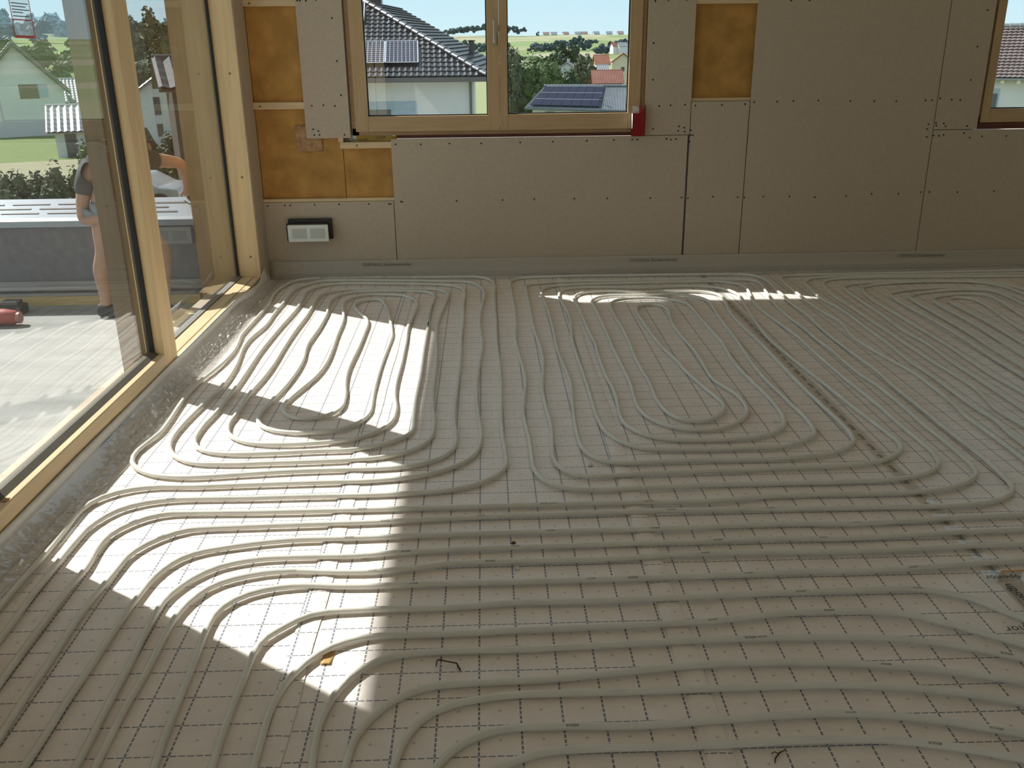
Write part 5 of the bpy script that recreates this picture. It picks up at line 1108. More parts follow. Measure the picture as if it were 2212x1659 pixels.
# --- neighbour with the black hipped roof
hN = empty('house', (-3.0, 41.0, -6.0), 'near house with black tiled hip roof and solar panels behind the left window sash', 'house')
C0 = Vector((0.17, 38.0, 0.61)); CL = Vector((-6.6, 37.62, 0.625)); CT = Vector((-5.23, 43.69, 3.69))
u_, w_, n_ = quad_frame(C0, CL, CT)
rf = MB()
top2 = CT + u_ * 3.0
rf.prism([C0, CL - Vector((0, 0, 0)), CL + (top2 - CT) * 0 + w_ * 6.74, CT], n_ * -0.12)
roofN = rf.build('roof', OM['tileblack'], hN)
tw_, tg_ = 0.235, 0.375
tb = MB()


def tile_fn(u, v):
    x = tw_ * u
    z = 0.034 * (0.5 - 0.5 * math.cos(2 * PI * min(1, u * 1.25))) * (1 if u < 0.8 else 0.2) + 0.006 + 0.040 * (1 - v)
    return (x, (tg_ + 0.03) * v, z)


tb.grid(tile_fn, 8, 1)
for i in range(8):
    a_, b2 = tile_fn(i / 8, 0), tile_fn((i + 1) / 8, 0)
    tb.add([a_, b2, (b2[0], b2[1], 0), (a_[0], a_[1], 0)], [(0, 1, 2, 3)])
TILE = proto(tb, 'roof_tile', OM['tileblack'])
panels = [(2.72, 4.02, 0.95, 2.75), (4.08, 5.42, 0.95, 2.75), (5.0, 6.3, 4.55, 6.35)]
cnt = 0
tl = [(iu * tw_, iw * tg_) for iw in range(0, 18) for iu in range(0, 29)]
tl = [(a, b_) for a, b_ in tl if a > 0.751 * b_ + 0.05 and a < 6.5 and not any(p[0] - 0.05 < a + tw_ * 0.5 < p[1] + 0.05 and p[2] < b_ + tg_ * 0.6 < p[3] + 0.1 for p in panels)]
tl = tl[:298]
for a, b_ in tl:
    inst(TILE, 'roof_tile', hN, frame_mat(C0 + u_ * (a + tw_) + w_ * b_, -u_, w_, n_))
# ridge tiles up the hip
hv = (CT - C0); hl = hv.length; hd_ = hv.normalized()
hs = hd_.cross(Vector((0, 0, 1))).normalized(); hn = hs.cross(hd_).normalized()
rt = MB()
rt.grid(lambda u, v: (0.16 * math.cos(PI * u) * (1 - 0.12 * v), 0.50 * v, 0.11 * math.sin(PI * u) + 0.035 * (1 - v)), 8, 1)
rt.add([(0.16 * math.cos(PI * i / 8), 0, 0.11 * math.sin(PI * i / 8) + 0.035) for i in range(9)] + [(0.13 * math.cos(PI * i / 8), 0, 0.08 * math.sin(PI * i / 8)) for i in range(9)],
       [(i, i + 1, i + 10, i + 9) for i in range(8)])
RTILE = proto(rt, 'ridge_tile', OM['tileridge'])
k = 0.0
while k < hl - 0.3:
    inst(RTILE, 'ridge_tile', hN, frame_mat(C0 + hd_ * k + hn * 0.03, hs, hd_, hn)); k += 0.44
# right-hand slope beyond the hip, in courses
S1, S0 = Vector((-3.89, 45.84, 3.49)), Vector((0.90, 40.75, 0.86))
for i in range(22):
    t0, t1 = i / 22, (i + 1.06) / 22
    a0, a1 = C0.lerp(CT, t0), C0.lerp(CT, min(1, t1)); b0, b1 = S0.lerp(S1, t0), S0.lerp(S1, min(1, t1))
    nn = (a1 - a0).cross(b0 - a0).normalized()
    if nn.z < 0: nn = -nn
    MB().add([a0 + nn * 0.10, b0 + nn * 0.10, b1 + nn * 0.05, a1 + nn * 0.05, a0 - nn * 0.1, b0 - nn * 0.1, b1 - nn * 0.1, a1 - nn * 0.1], [(0, 1, 2, 3), (7, 6, 5, 4), (0, 4, 5, 1), (1, 5, 6, 2), (2, 6, 7, 3), (3, 7, 4, 0)]).build('tile_course', OM['tileblack'], hN)
for p in panels:
    o_ = C0 + n_ * 0.10
    q = [o_ + u_ * p[0] + w_ * p[2], o_ + u_ * p[1] + w_ * p[2], o_ + u_ * p[1] + w_ * p[3], o_ + u_ * p[0] + w_ * p[3]]
    po = MB().prism(q, n_ * 0.04).build('solar_panel', OM['solar'], hN)
    gl_ = MB(); o2 = o_ + n_ * 0.041
    nx, ny = 8, 11
    for i in range(nx + 1):
        a_ = p[0] + (p[1] - p[0]) * i / nx; wd = 0.022 if i in (0, nx) else 0.008
        gl_.prism([o2 + u_ * (a_ - wd) + w_ * p[2], o2 + u_ * (a_ + wd) + w_ * p[2], o2 + u_ * (a_ + wd) + w_ * p[3], o2 + u_ * (a_ - wd) + w_ * p[3]], n_ * 0.003)
    for i in range(ny + 1):
        a_ = p[2] + (p[3] - p[2]) * i / ny; wd = 0.02 if i in (0, ny) else 0.007
        gl_.prism([o2 + u_ * p[0] + w_ * (a_ - wd), o2 + u_ * p[1] + w_ * (a_ - wd), o2 + u_ * p[1] + w_ * (a_ + wd), o2 + u_ * p[0] + w_ * (a_ + wd)], n_ * 0.003)
    gl_.build('cell_lines', OM['solarline'], po)
MB().prism([CL + Vector((0, -0.10, -0.02)), C0 + Vector((0.10, -0.10, -0.02)), C0 + Vector((0.10, -0.10, -0.20)), CL + Vector((0, -0.10, -0.20))], (0, 0.12, 0)).build('gutter', OM['gutter'], hN)
MB().prism([CL + Vector((0, 0, -0.2)), C0 + Vector((0, 0, -0.2)), C0 + Vector((-0.1, 0.7, -0.18)), CL + Vector((0, 0.7, -0.18))], (0, 0, 0.03)).build('soffit', OM['wallwhite'], hN)
MB().box(-6.6, -0.36, 38.45, 46.5, -8, 0.42).build('wall', OM['wallwhite'], hN)
for q, (a, b_, c, d) in enumerate(((-4.75, -2.70, -2.2, -0.33), )):
    f_ = MB().box(a, b_, 38.42, 38.46, c, d).build('window', OM['paneblue'], hN)
    MB().box(a + 0.1, (a + b_) / 2 - 0.03, 38.405, 38.425, c, d - 0.3).build('pane', OM['pane'], f_)
    MB().box((a + b_) / 2 + 0.03, b_ - 0.1, 38.405, 38.425, c, d - 0.3).build('pane', OM['paneblue'], f_)
MB().tube([(-0.50, 38.38, 0.40), (-0.50, 38.38, -6)], 0.05, 8).build('downpipe', OM['gutter'], hN)
MB().box(-5.3, -4.55, 44.7, 45.4, 3.0, 5.2).build('chimney', OM['tileblack'], hN)
MB().tube([(-0.45, 41.0, 1.2), (-0.45, 41.0, 1.95), (-0.45, 41.0, 2.0)], [0.13, 0.13, 0.19], 10).build('vent_pipe', OM['tileblack'], hN)

# --- long roof with the solar panels
def slope(o, a, b_, c, s, t):
    """bilinear point: o,a eave ends, b_,c ridge ends"""
    return Vector(o).lerp(Vector(a), s).lerp(Vector(b_).lerp(Vector(c), s), t)


hS = empty('house', (14, 135, -10), 'low house with large solar array on a grey roof below the window', 'house')
Eo, Ea, Ro, Ra = Vector((5.83, 133.87, -5.9)), Vector((24.2, 131.9, -6.48)), Vector((8.97, 139.71, -3.26)), Vector((24.2, 138.0, -3.36))
NW = 76
rs = MB()
nrm = (Ea - Eo).cross(Ro - Eo).normalized()
rs.grid(lambda u, v: slope(Eo, Ea, Ro, Ra, u, v) + nrm * (0.09 * abs(math.sin(PI * NW * u / 1.0))), NW * 4, 1)
rs.build('roof', OM['tilegrey'], hS)
rs2 = MB(); rs2.prism([Eo - nrm * .06, Ea - nrm * .06, Ra - nrm * .06, Ro - nrm * .06], -nrm * 0.15); rs2.build('roof_deck', OM['gutter'], hS)
for i in range(34):
    a_ = Ro.lerp(Ra, i / 34) + nrm * 0.14; b_ = Ro.lerp(Ra, (i + 0.9) / 34) + nrm * 0.14
    MB().tube([a_, b_], [0.20, 0.16], 8).build('ridge_tile', OM['tilelight'], hS)
for r_ in range(3):
    for c_ in range(7):
        t0, t1 = 0.07 + 0.295 * r_, 0.07 + 0.295 * r_ + 0.27
        s0 = lambda t: 0.035 + 0.005 * t
        wdt = 0.077
        q = [slope(Eo, Ea, Ro, Ra, s0(t) + wdt * (c_ + k_), t) + nrm * 0.22 for (k_, t) in ((0.02, t0), (0.98, t0), (0.98, t1), (0.02, t1))]
        MB().prism(q, nrm * 0.06).build('solar_panel', OM['solar'], hS)
    a_, b_ = slope(Eo, Ea, Ro, Ra, 0.035, t1 + 0.012) + nrm * 0.24, slope(Eo, Ea, Ro, Ra, 0.035 + 7 * wdt, t1 + 0.012) + nrm * 0.24
    MB().tube([a_, b_], 0.06, 6).build('panel_rail', OM['solarline'], hS)
wS = MB(); wS.prism([(7.0, 134.3, -6.2), (20.3, 132.9, -6.55), (20.3, 132.9, -11), (7.0, 134.3, -11)], (0.6, 5.5, 0)); wS.build('wall', OM['wallwhite'], hS)
MB().tube([Eo + Vector((0, -0.1, -0.1)), Ea + Vector((0, -0.1, -0.1))], 0.12, 8).build('gutter', OM['tilegrey'], hS)
for s_, w2, hh in ((0.17, 1.2, 1.6), (0.42, 0.9, 0.6), (0.53, 0.9, 0.6)):
    p = Vector((7.0, 134.25, -6.75)).lerp(Vector((20.3, 132.85, -7.1)), s_ * 1.1)
    MB().box(p.x - w2 / 2, p.x + w2 / 2, p.y - 0.12, p.y + 0.1, p.z - hh + 0.3, p.z + 0.3).build('window', OM['panebrown'], hS)
MB().tube([(16.6, 134.2, -5.2), (16.6, 134.2, -4.6), (16.9, 133.9, -4.5)], 0.12, 8).build('roof_vent', OM['darkwood'], hS)


def gable(label, cx, cy, ang, L, Wd, zb, ze, zr, roofm, wallm, wins=(), over=0.4, chim=False, verge=None, name='house'):
    """gabled house: ridge along its local x; L long, Wd wide"""
    h = empty(name, (cx, cy, zb), label, 'house')
    ca, sa = math.cos(ang), math.sin(ang)
    T_ = lambda x, y, z: Vector((cx + x * ca - y * sa, cy + x * sa + y * ca, z))
    l, w = L / 2, Wd / 2
    wb = MB()
    wb.prism([T_(-l, -w, zb), T_(-l, w, zb), T_(-l, w, ze), T_(-l, 0, zr - 0.05), T_(-l, -w, ze)], T_(l, 0, 0) - T_(-l, 0, 0))
    wb.build('wall', wallm, h)
    k_ = over / w
    for sg in (-1, 1):
        lo = ze - (zr - ze) * k_
        p = [T_(-l - over, sg * (w + over), lo), T_(l + over, sg * (w + over), lo), T_(l + over, 0, zr), T_(-l - over, 0, zr)]
        n = (p[1] - p[0]).cross(p[3] - p[0]).normalized()
        if n.z < 0: n = -n
        rb = MB()
        nwv = max(6, int(L / 0.26)); nr = max(4, int((zr - ze) / 0.17))
        rb.grid(lambda u, v: p[0].lerp(p[1], u).lerp(p[3].lerp(p[2], u), v) + n * (0.10 + 0.03 * math.sin(2 * PI * nwv * u) + 0.05 * (1 - (v * nr) % 1.0)), nwv * 4, nr * 2)
        rb.prism(p, n * 0.06)
        rb.build('roof_slope', roofm, h)
        if verge:
            for ex in (-1, 1):
                a_, b_ = T_(ex * (l + over), sg * (w + over), lo), T_(ex * (l + over), 0, zr)
                MB().prism([a_, b_, b_ - Vector((0, 0, 0.28)), a_ - Vector((0, 0, 0.28))], (T_(1, 0, 0) - T_(0, 0, 0)) * (-0.06 * ex)).build('bargeboard', verge, h)
    MB().tube([T_(-l - over, 0, zr + 0.08), T_(l + over, 0, zr + 0.08)], 0.12, 8).build('ridge', roofm, h)
    for (face, a, z0_, ww, hh, wm) in wins:
        if face == 'g-': q = [T_(-l - 0.03, a - ww / 2, z0_), T_(-l - 0.03, a + ww / 2, z0_), T_(-l - 0.03, a + ww / 2, z0_ + hh), T_(-l - 0.03, a - ww / 2, z0_ + hh)]; ex = T_(0.08, 0, 0) - T_(0, 0, 0)
        elif face == 'g+': q = [T_(l + 0.03, a - ww / 2, z0_), T_(l + 0.03, a + ww / 2, z0_), T_(l + 0.03, a + ww / 2, z0_ + hh), T_(l + 0.03, a - ww / 2, z0_ + hh)]; ex = T_(-0.08, 0, 0) - T_(0, 0, 0)
        else:
            sg = -1 if face == 'e-' else 1
            q = [T_(a - ww / 2, sg * (w + 0.03), z0_), T_(a + ww / 2, sg * (w + 0.03), z0_), T_(a + ww / 2, sg * (w + 0.03), z0_ + hh), T_(a - ww / 2, sg * (w + 0.03), z0_ + hh)]; ex = T_(0, -0.08 * sg, 0) - T_(0, 0, 0)
        MB().prism(q, ex).build('window', wm, h)
    if chim:
        p = T_(l * 0.3, 0, zr); MB().box(p.x - 0.3, p.x + 0.3, p.y - 0.3, p.y + 0.3, zr - 0.5, zr + 0.9).build('chimney', OM['stone'], h)
    return h


# seen through the right sash
gable('far red roofed house beyond the pale gravelly trees, left of a cream house', 26.0, 210.0, 0.05, 2.6, 4.5, -6, -1.0, 0.7, OM['tilered'], OM['wallcream'], [('e-', 0, -2.2, 0.8, 0.8, OM['pane'])])
gable('cream house with red roof at the right edge of the window view', 30.6, 208.5, 1.45, 4.5, 4.4, -7, -0.6, 1.0, OM['tilered'], OM['wallcream'], [('g-', 0.0, -2.6, 0.7, 0.9, OM['panebrown'])])
gable('long dark red roofed barn behind the solar roof', 23.4, 179.5, -0.03, 5.2, 5.5, -8, -3.9, -1.9, OM['tiledark'], OM['panebrown'])
gable('white gabled house among the trees in the valley', 18.9, 211.0, 1.35, 5.0, 2.9, -6, -1.7, -0.8, OM['tilelight'], OM['wallwhite'], chim=True)
gable('small white shed with grey roof beside a bush in the valley', 22.2, 199.5, 0.9, 1.4, 1.6, -6, -2.3, -1.7, OM['tilelight'], OM['wallwhite'])
gable('small pale house with grey roof under the far red roof', 25.0, 199.0, 0.0, 1.7, 2.0, -6, -1.9, -1.2, OM['tilelight'], OM['wallwhite'])
for (x_, y_, rm, lb) in ((83.0, 596.0, 'tiledark', 'white farmhouse with dark roof on the valley slope by the window edge'), (86.5, 595.0, 'tilelight', 'pale farmhouse with light roof on the valley slope by the window edge')):
    gable(lb, x_, y_, 0.3, 6.0, 5.0, 0.0, 4.6, 6.6, OM[rm], OM['wallwhite'])
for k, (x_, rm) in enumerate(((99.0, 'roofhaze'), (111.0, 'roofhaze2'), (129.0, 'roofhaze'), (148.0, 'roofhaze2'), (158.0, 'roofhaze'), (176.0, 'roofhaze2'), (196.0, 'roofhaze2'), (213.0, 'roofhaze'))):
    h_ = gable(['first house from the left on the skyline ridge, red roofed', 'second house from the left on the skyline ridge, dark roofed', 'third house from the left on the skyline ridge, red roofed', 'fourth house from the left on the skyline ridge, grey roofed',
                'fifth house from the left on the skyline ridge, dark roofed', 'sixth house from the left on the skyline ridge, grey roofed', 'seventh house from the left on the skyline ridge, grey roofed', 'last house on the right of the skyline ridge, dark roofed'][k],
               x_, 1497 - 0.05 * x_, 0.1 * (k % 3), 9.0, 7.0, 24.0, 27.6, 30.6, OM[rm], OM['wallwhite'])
    h_['group'] = 'houses on the skyline ridge'

# seen through the far right window
hW = empty('house', (33, 54, -5), 'white house with brown clay tile roof in the right hand window', 'house')
WE0, WE1, WR0, WR1 = Vector((27.6, 52.6, -0.16)), Vector((40.0, 45.2, -0.20)), Vector((30.1, 56.6, 2.55)), Vector((42.5, 49.2, 2.55))
nW = (WE1 - WE0).cross(WR0 - WE0).normalized()
for r_ in range(17):
    t0, t1 = r_ / 17, (r_ + 1) / 17
    cm = MB()
    ncol = 56
    cm.grid(lambda u, v: slope(WE0, WE1, WR0, WR1, u, t0 + (t1 - t0) * v * 1.05) + nW * (0.05 + 0.055 * (1 - v) + 0.035 * abs(math.sin(PI * ncol * u))), ncol * 3, 1)
    cm.build('tile_course', OM['tilebrown'], hW)
MB().prism([WE0, WE1, WR1, WR0], -nW * 0.1).build('roof_deck', OM['darkwood'], hW)
for i in range(28):
    a_ = WR0.lerp(WR1, i / 28) + Vector((0, 0, 0.12)); b_ = WR0.lerp(WR1, (i + .95) / 28) + Vector((0, 0, 0.12))
    MB().tube([a_, b_], [0.15, 0.13], 8).build('ridge_tile', OM['tilelight'], hW)
ev = (WE1 - WE0).normalized(); back = Vector((-ev.y, ev.x, 0))
if back.y < 0: back = -back
wv = MB(); wv.prism([WE0 + back * 0.6 + ev * 0.3 - Vector((0, 0, 0.0)), WE1 + back * 0.6, WE1 + back * 0.6 - Vector((0, 0, 6)), WE0 + back * 0.6 + ev * 0.3 - Vector((0, 0, 6))], back * 6); wv.build('wall', OM['wallwhite'], hW)
MB().tube([WE0 - Vector((0, 0, 0.02)), WE1 - Vector((0, 0, 0.02))], 0.07, 8).build('gutter', OM['tilelight'], hW)
for i in range(18):
    p = WE0.lerp(WE1, (i + 0.7) / 18)
    MB().prism([p + ev * -0.09 - Vector((0, 0, .08)), p + ev * 0.09 - Vector((0, 0, .08)), p + ev * 0.09 + back * 0.6 - Vector((0, 0, .10)), p + ev * -0.09 + back * 0.6 - Vector((0, 0, .10))], (0, 0, -0.16)).build('rafter_tail', OM['wallcream'], hW)
p = WE0 + ev * 0.58 + back * 0.57
fw_ = MB().prism([p - Vector((0, 0, 0.55)), p + ev * 0.72 - Vector((0, 0, 0.55)), p + ev * 0.72 - Vector((0, 0, 1.9)), p - Vector((0, 0, 1.9))], back * 0.08).build('window', OM['paneblue'], hW)
MB().prism([p + ev * 0.08 - back * 0.02 - Vector((0, 0, 0.80)), p + ev * 0.64 - back * 0.02 - Vector((0, 0, 0.80)), p + ev * 0.64 - back * 0.02 - Vector((0, 0, 1.85)), p + ev * 0.08 - back * 0.02 - Vector((0, 0, 1.85))], back * 0.05).build('pane', OM['pane'], fw_)

# seen through the sliding door
R_ = math.radians
gable('tall blue white gabled house at the left edge of the glass door view', -41.1, 85.6, R_(115.7), 10.0, 6.6, -5.4, -0.75, 2.66, OM['tilelight'], OM['wallwhite'],
      [('g-', -0.65, -1.75, 1.45, 1.15, OM['panebrown']), ('g-', -1.75, -1.70, 0.70, 1.1, OM['paneblue'])], over=0.5, verge=OM['darkwood'])
gable('low house with striped pale roof behind the tall gabled house', -41.0, 93.6, R_(23), 5.4, 5.0, -5.4, -2.3, -0.55, OM['tilelight'], OM['wallwhite'], over=0.5)
gable('small steep pale roofed house farther behind the striped roof', -42.3, 104.0, R_(112), 4.0, 2.4, -5, -2.3, -1.0, OM['tilelight'], OM['wallwhite'])
gable('garden shed with pale tiled roof and open porch beyond the shrubs', -23.9, 56.3, R_(20), 2.6, 4.0, -4.4, -2.35, -1.25, OM['tilelight'], OM['wallwhite'], [('e-', -0.5, -4.0, 0.6, 1.4, OM['pane'])], over=0.4)
gable('pale grey gabled house with tall windows behind the fixed door pane', -21.6, 64.8, R_(108), 7.0, 4.3, -4.6, -1.1, 0.40, OM['tilelight'], OM['wallwhite'],
      [('g-', 0.45, -2.05, 0.40, 1.1, OM['pane']), ('g-', -0.9, -2.05, 0.40, 1.1, OM['pane']), ('g-', 0.45, -3.4, 0.36, 0.8, OM['pane']), ('g-', -0.9, -3.4, 0.36, 0.8, OM['pane'])])
gable('house with dark tiled roof and deep eave behind the fixed door pane', -8.3, 27.9, R_(22), 1.6, 2.4, -3.4, 0.75, 1.35, OM['tileblack'], OM['darkwood'], over=0.35)
gable('low outbuilding with grey diamond tiles just beyond the parapet', -7.6, 27.6, R_(30), 2.6, 5.0, -5.2, -3.7, -2.1, OM['tilelight'], OM['wallwhite'], over=0.3)
gable('small shed with pale sheet roof beside the hedge', -9.6, 33.5, R_(16), 0.9, 1.6, -3.4, -1.75, -1.25, OM['tilelight'], OM['wallwhite'], over=0.15)

# silver car and trailer on the earth bank
car = empty('car', (-9.6, 24.2, -2.6), 'silver car parked on the earth bank behind the bending person', 'car')
cbm = MB()
prof = [(-1.15, 0.35), (-1.12, 0.62), (-0.55, 0.74), (-0.15, 1.05), (0.75, 1.07), (1.25, 0.80), (1.75, 0.75), (1.80, 0.35)]
cbm.prism([(-9.6 + a, 23.7, -2.45 + b_) for a, b_ in prof], (0, 1.5, 0))
cbm.build('body', mat('silver_paint', (0.50, 0.51, 0.52), rough=0.25, metal=0.5), car, bevel=0.05, smooth=True)
MB().prism([(-9.70, 23.69, -1.63), (-9.68, 23.69, -1.45), (-8.92, 23.69, -1.45), (-8.55, 23.69, -1.63)], (0, 0.02, 0)).build('side_window', OM['pane'], car)
for wx in (-10.25, -8.35):
    MB().tube([(wx, 23.66, -2.1), (wx, 23.9, -2.1)], 0.30, 16).build('wheel', MT['blackpl'], car)
trl = empty('trailer', (-9.9, 22.6, -2.6), 'flat dark trailer parked in front of the silver car', 'trailer')
MB().box(-10.7, -9.0, 22.0, 23.1, -2.05, -1.93).build('bed', OM['darkwood'], trl)
MB().box(-10.72, -9.0, 21.98, 22.02, -1.96, -1.90).build('side_rail', OM['stone'], trl)
MB().tube([(-9.9, 22.0, -2.3), (-9.9, 22.2, -2.3)], 0.25, 14).build('wheel', MT['blackpl'], trl)

# ================================================================== TREES
_b = bmesh.new(); bmesh.ops.create_icosphere(_b, subdivisions=2, radius=1.0)
_b.verts.ensure_lookup_table()
ICO_V = [tuple(v.co) for v in _b.verts]; ICO_F = [tuple(v.index for v in f_.verts) for f_ in _b.faces]
_b.free()


def leaves(mb, c, rad, n, size, rng, flat=0.85, shell=0.45):
    """n leaf quads in an uneven cluster of puffs inside an ellipsoid"""
    c = Vector(c)
    puffs = []
    npf = max(4, int(n / 90))
    for k in range(npf):
        d = Vector((rng.gauss(0, 1), rng.gauss(0, 1), rng.gauss(0, 1))).normalized()
        rr = rng.uniform(shell, 0.82)
        puffs.append((c + Vector((d.x * rad[0], d.y * rad[1], d.z * rad[2])) * rr, rng.uniform(0.22, 0.42)))
    for pc, pr in puffs:
        k0 = len(mb.v)
        for q in ICO_V:
            j = 0.50 + 0.22 * rng.random()
            mb.v.append((pc.x + q[0] * rad[0] * pr * j, pc.y + q[1] * rad[1] * pr * j, pc.z + q[2] * rad[2] * pr * j))
        mb.f += [tuple(a + k0 for a in f_) for f_ in ICO_F]
    for i in range(n):
        pc, pr = puffs[i % npf]
        d = Vector((rng.gauss(0, 1), rng.gauss(0, 1), rng.gauss(0, 1))).normalized() * (0.5 + 0.5 * rng.random() ** 0.6)
        p = pc + Vector((d.x * rad[0], d.y * rad[1], d.z * rad[2])) * pr
        nn = (d + Vector((rng.gauss(0, .5), rng.gauss(0, .5), rng.gauss(0, .5) + 0.3))).normalized()
        a = nn.orthogonal().normalized(); a.rotate(Matrix.Rotation(rng.uniform(0, 6.28), 3, nn)); b_ = nn.cross(a)
        s = size * rng.uniform(0.6, 1.3)
        k0 = len(mb.v)
        mb.v += [tuple(p - a * s), tuple(p + b_ * s * 0.6), tuple(p + a * s), tuple(p - b_ * s * 0.6)]
        mb.f.append((k0, k0 + 1, k0 + 2, k0 + 3))


def tree(label, x, y, zb, zt, r, m, n=1500, size=0.3, seed=1, name='tree', cat='tree', group=None, stems=1, rz=None, low=0.25):
    rng = random.Random(seed)
    t = empty(name, (x, y, zb), label, cat, group)
    h = zt - zb
    mb = MB()
    zc = zb + h * (low + (1 - low) / 2)
    leaves(mb, (x, y, zc), (r, r, h * (1 - low) / 2), n, size, rng)
    mb.build('foliage', m, t, fix=False)
    tr = MB()
    for k in range(stems):
        a = rng.uniform(0, 6.28); o = 0.3 * r if stems > 1 else 0
        tr.tube([(x, y, zb - 0.2), (x + o * math.cos(a) * 0.5, y + o * math.sin(a) * 0.5, zb + h * 0.3), (x + o * math.cos(a), y + o * math.sin(a), zb + h * 0.75)], [max(0.03, h * 0.03), max(0.02, h * 0.022), 0.01 * h], 6)
    tr.build('trunk' if stems == 1 else 'stem', OM['bark'], t, smooth=True)
    return t


tree('big green tree behind the middle window mullion', 8.6, 153, -12, 1.2, 4.9, OM['leafA'], 16000, 0.26, 3, low=0.06)
tree('tall pale green birch at the left edge of the right sash', 4.4, 150, -12, 3.0, 2.3, OM['leafC'], 7000, 0.24, 4, low=0.06)
tree('dark green tree crown right of the big tree', 13.2, 158, -12, -0.9, 3.6, OM['leafB'], 8000, 0.28, 5, low=0.06)
tree('yellow green bush above the left end of the solar roof', 15.6, 170, -9, -1.7, 2.2, OM['leafD'], 3000, 0.25, 6)
tree('shaded dark bush at the left end of the solar roof', 9.5, 147, -11, -3.3, 2.6, OM['leafB'], 3500, 0.26, 7, low=0.05)
tree('olive brown bushy tree left of the dark red barn', 18.8, 186, -9, 0.6, 2.3, OM['leafC'], 4000, 0.3, 8, low=0.05)
tree('bare looking olive tree between the two red roofs', 21.3, 192, -9, 1.2, 1.9, OM['leafC'], 3000, 0.3, 9, low=0.1)
tree('light green tree at the right edge of the window view', 28.5, 178, -9, 0.2, 1.7, OM['leafA'], 3500, 0.28, 10, low=0.05)
tree('round dark green tree in the middle of the window view', 26.5, 300, -8, 4.0, 5.2, OM['leafB'], 4000, 0.5, 11, low=0.1)
tree('mid green tree above the white gabled house', 14.5, 220, -8, -0.2, 2.6, OM['leafA'], 3000, 0.35, 12, low=0.05)
tree('small olive tree left of the white gabled house', 15.6, 205, -8, -1.4, 2.0, OM['leafC'], 2600, 0.33, 13, low=0.05)
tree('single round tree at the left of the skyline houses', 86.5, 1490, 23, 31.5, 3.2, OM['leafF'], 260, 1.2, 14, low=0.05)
rng = random.Random(5)


def forest(label, pts, m, n, size, zr):
    mb = MB()
    for (x, y, z, r) in pts:
        leaves(mb, (x, y, z), (r, r * 0.7, zr), n, size, rng, shell=0.2)
    tag(mb.build('forest', m, None, fix=False), label, None, None, 'stuff')


forest('hazy blue green woods across the valley slope', [(rng.uniform(56, 150), rng.uniform(860, 960), 0, rng.uniform(7, 12)) for _ in range(1)] +
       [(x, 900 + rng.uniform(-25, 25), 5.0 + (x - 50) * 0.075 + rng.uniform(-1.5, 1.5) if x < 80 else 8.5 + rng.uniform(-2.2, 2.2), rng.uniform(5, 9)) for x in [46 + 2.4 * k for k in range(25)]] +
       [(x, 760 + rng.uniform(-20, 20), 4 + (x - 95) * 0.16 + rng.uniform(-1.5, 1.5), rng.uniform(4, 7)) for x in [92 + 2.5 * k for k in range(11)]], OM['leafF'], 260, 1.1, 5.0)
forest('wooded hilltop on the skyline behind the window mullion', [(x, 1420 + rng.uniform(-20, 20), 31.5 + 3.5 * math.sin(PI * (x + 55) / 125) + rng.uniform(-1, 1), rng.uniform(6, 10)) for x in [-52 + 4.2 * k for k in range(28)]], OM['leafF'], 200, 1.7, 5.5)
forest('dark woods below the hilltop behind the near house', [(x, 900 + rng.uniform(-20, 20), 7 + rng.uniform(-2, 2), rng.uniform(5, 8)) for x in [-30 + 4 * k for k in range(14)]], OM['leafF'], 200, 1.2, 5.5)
forest('hedges and trees along the foot of the far fields', [(x, 560 + rng.uniform(-20, 20), -3 + rng.uniform(-1, 1), rng.uniform(4, 6)) for x in [22 + 3 * k for k in range(14)]], OM['leafB'], 150, 0.9, 3.2)
forest('scrub between the valley houses', [(x, 235 + rng.uniform(-10, 10), -5 + rng.uniform(-.8, .8), rng.uniform(2, 3.2)) for x in [6 + 1.7 * k for k in range(18)]], OM['leafB'], 150, 0.45, 2.6)
sl_ = []
for k in range(46):
    d_ = rng.uniform(112, 150); q_ = -0.55 + 0.36 * (k / 45) + rng.uniform(-0.01, 0.01)
    sl_.append((q_ * d_, d_, 0.2 + (d_ - 125) * 0.09 + rng.uniform(-2.4, 0.8), rng.uniform(3.0, 5.0)))
forest('wooded slope behind the houses seen through the door', sl_, OM['leafB'], 700, 0.42, 3.6)
forest('line of trees on the field edge above the houses', [(-108 + 4 * k, 200 + rng.uniform(-8, 8), 6.3 + rng.uniform(-.5, .9), rng.uniform(3, 5)) for k in range(20)], OM['leafB'], 160, 0.7, 2.2)
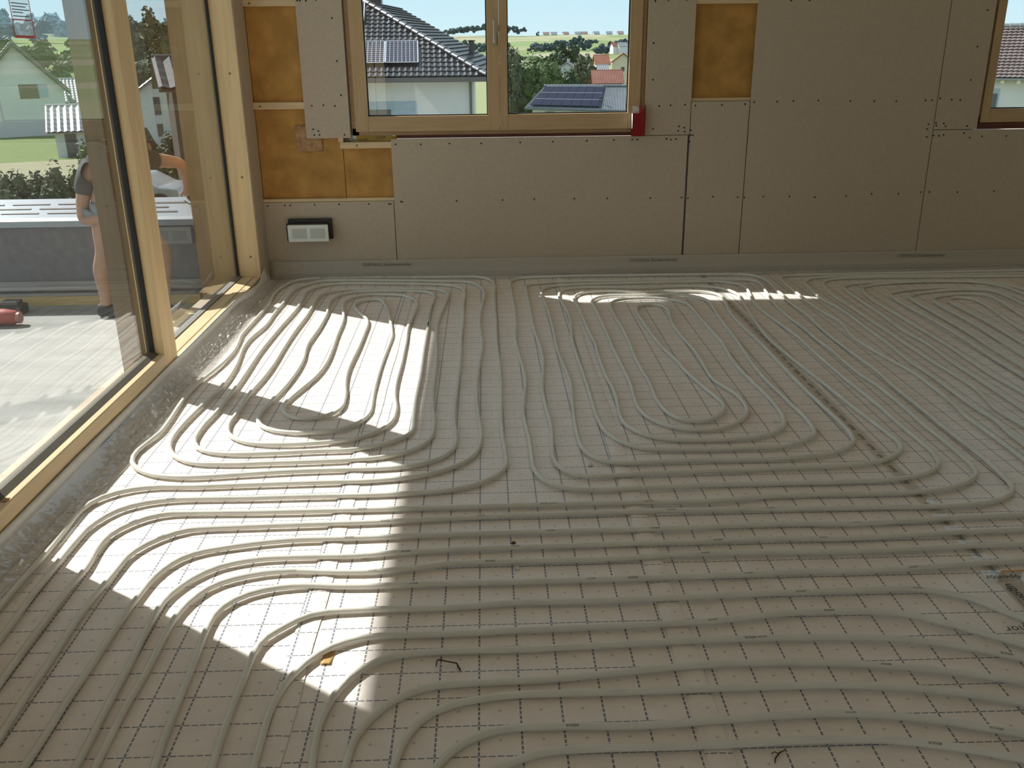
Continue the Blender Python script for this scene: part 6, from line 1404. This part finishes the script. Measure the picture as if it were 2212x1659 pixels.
forest('hazy wooded hill far beyond the door', [(-330 + 9.5 * k + rng.uniform(-3, 3), 470 + rng.uniform(-15, 15), 15 + 3.5 * math.sin(k * 0.7) + rng.uniform(-2, 2), rng.uniform(9, 13)) for k in range(22)], OM['leafFF'], 160, 2.6, 8.0)
forest('tall trees behind the fixed door pane', [(-21.5 + 1.3 * k, 60 + rng.uniform(-3, 3), 1.2 + (1.2 if k in (0, 1, 4, 5) else -0.6) + rng.uniform(-.3, .3), rng.uniform(1.2, 1.9)) for k in range(7)], OM['leafC'], 700, 0.16, 2.6)
tree('dark tree on the roof edge in the right hand window', 38.0, 71.0, -5, 2.9, 2.2, OM['leafB'], 900, 0.25, 21, low=0.1)
tree('bushy tree behind the ridge in the right hand window', 41.0, 70.0, -5, 2.7, 2.0, OM['leafB'], 900, 0.25, 22, low=0.1)
# shrubs on the bank beyond the terrace
for k, (x, y, zb, zt, r, mm, lb) in enumerate(((-10.0, 19.6, -2.9, -0.75, 0.65, 'leafC', 'grey green shrub farthest left on the bank beyond the parapet'),
                                               (-9.5, 20.3, -2.9, -0.62, 0.55, 'leafC', 'twiggy olive shrub second from the left on the bank'),
                                               (-9.1, 19.4, -2.9, -1.0, 0.5, 'leafB', 'low dark shrub on the bank left of the bending person'),
                                               (-8.75, 20.8, -2.9, -0.28, 0.55, 'leafA', 'leafy green shrub on the bank directly above the bending person'),
                                               (-8.2, 20.4, -2.9, -0.1, 0.5, 'leafC', 'tall pale shrub behind the shoulder of the bending person'),
                                               (-10.6, 20.8, -2.9, -0.9, 0.6, 'leafB', 'dark round shrub at the left end of the bank'))):
    tree(lb, x, y, zb, zt, r, OM[mm], 5000, 0.05, 30 + k, 'shrub', 'shrub', None, 4, low=0.05)
for k, (x, y, lb) in enumerate(((-10.6, 29.6, 'clipped hedge end behind the fixed door pane'), (-9.6, 29.2, 'second hedge clump behind the fixed door pane'))):
    tree(lb, x, y, -3.2, -0.75, 0.8, OM['leafB' if k else 'leafA'], 4000, 0.07, 50 + k, 'hedge', 'hedge', None, 3, low=0.02)
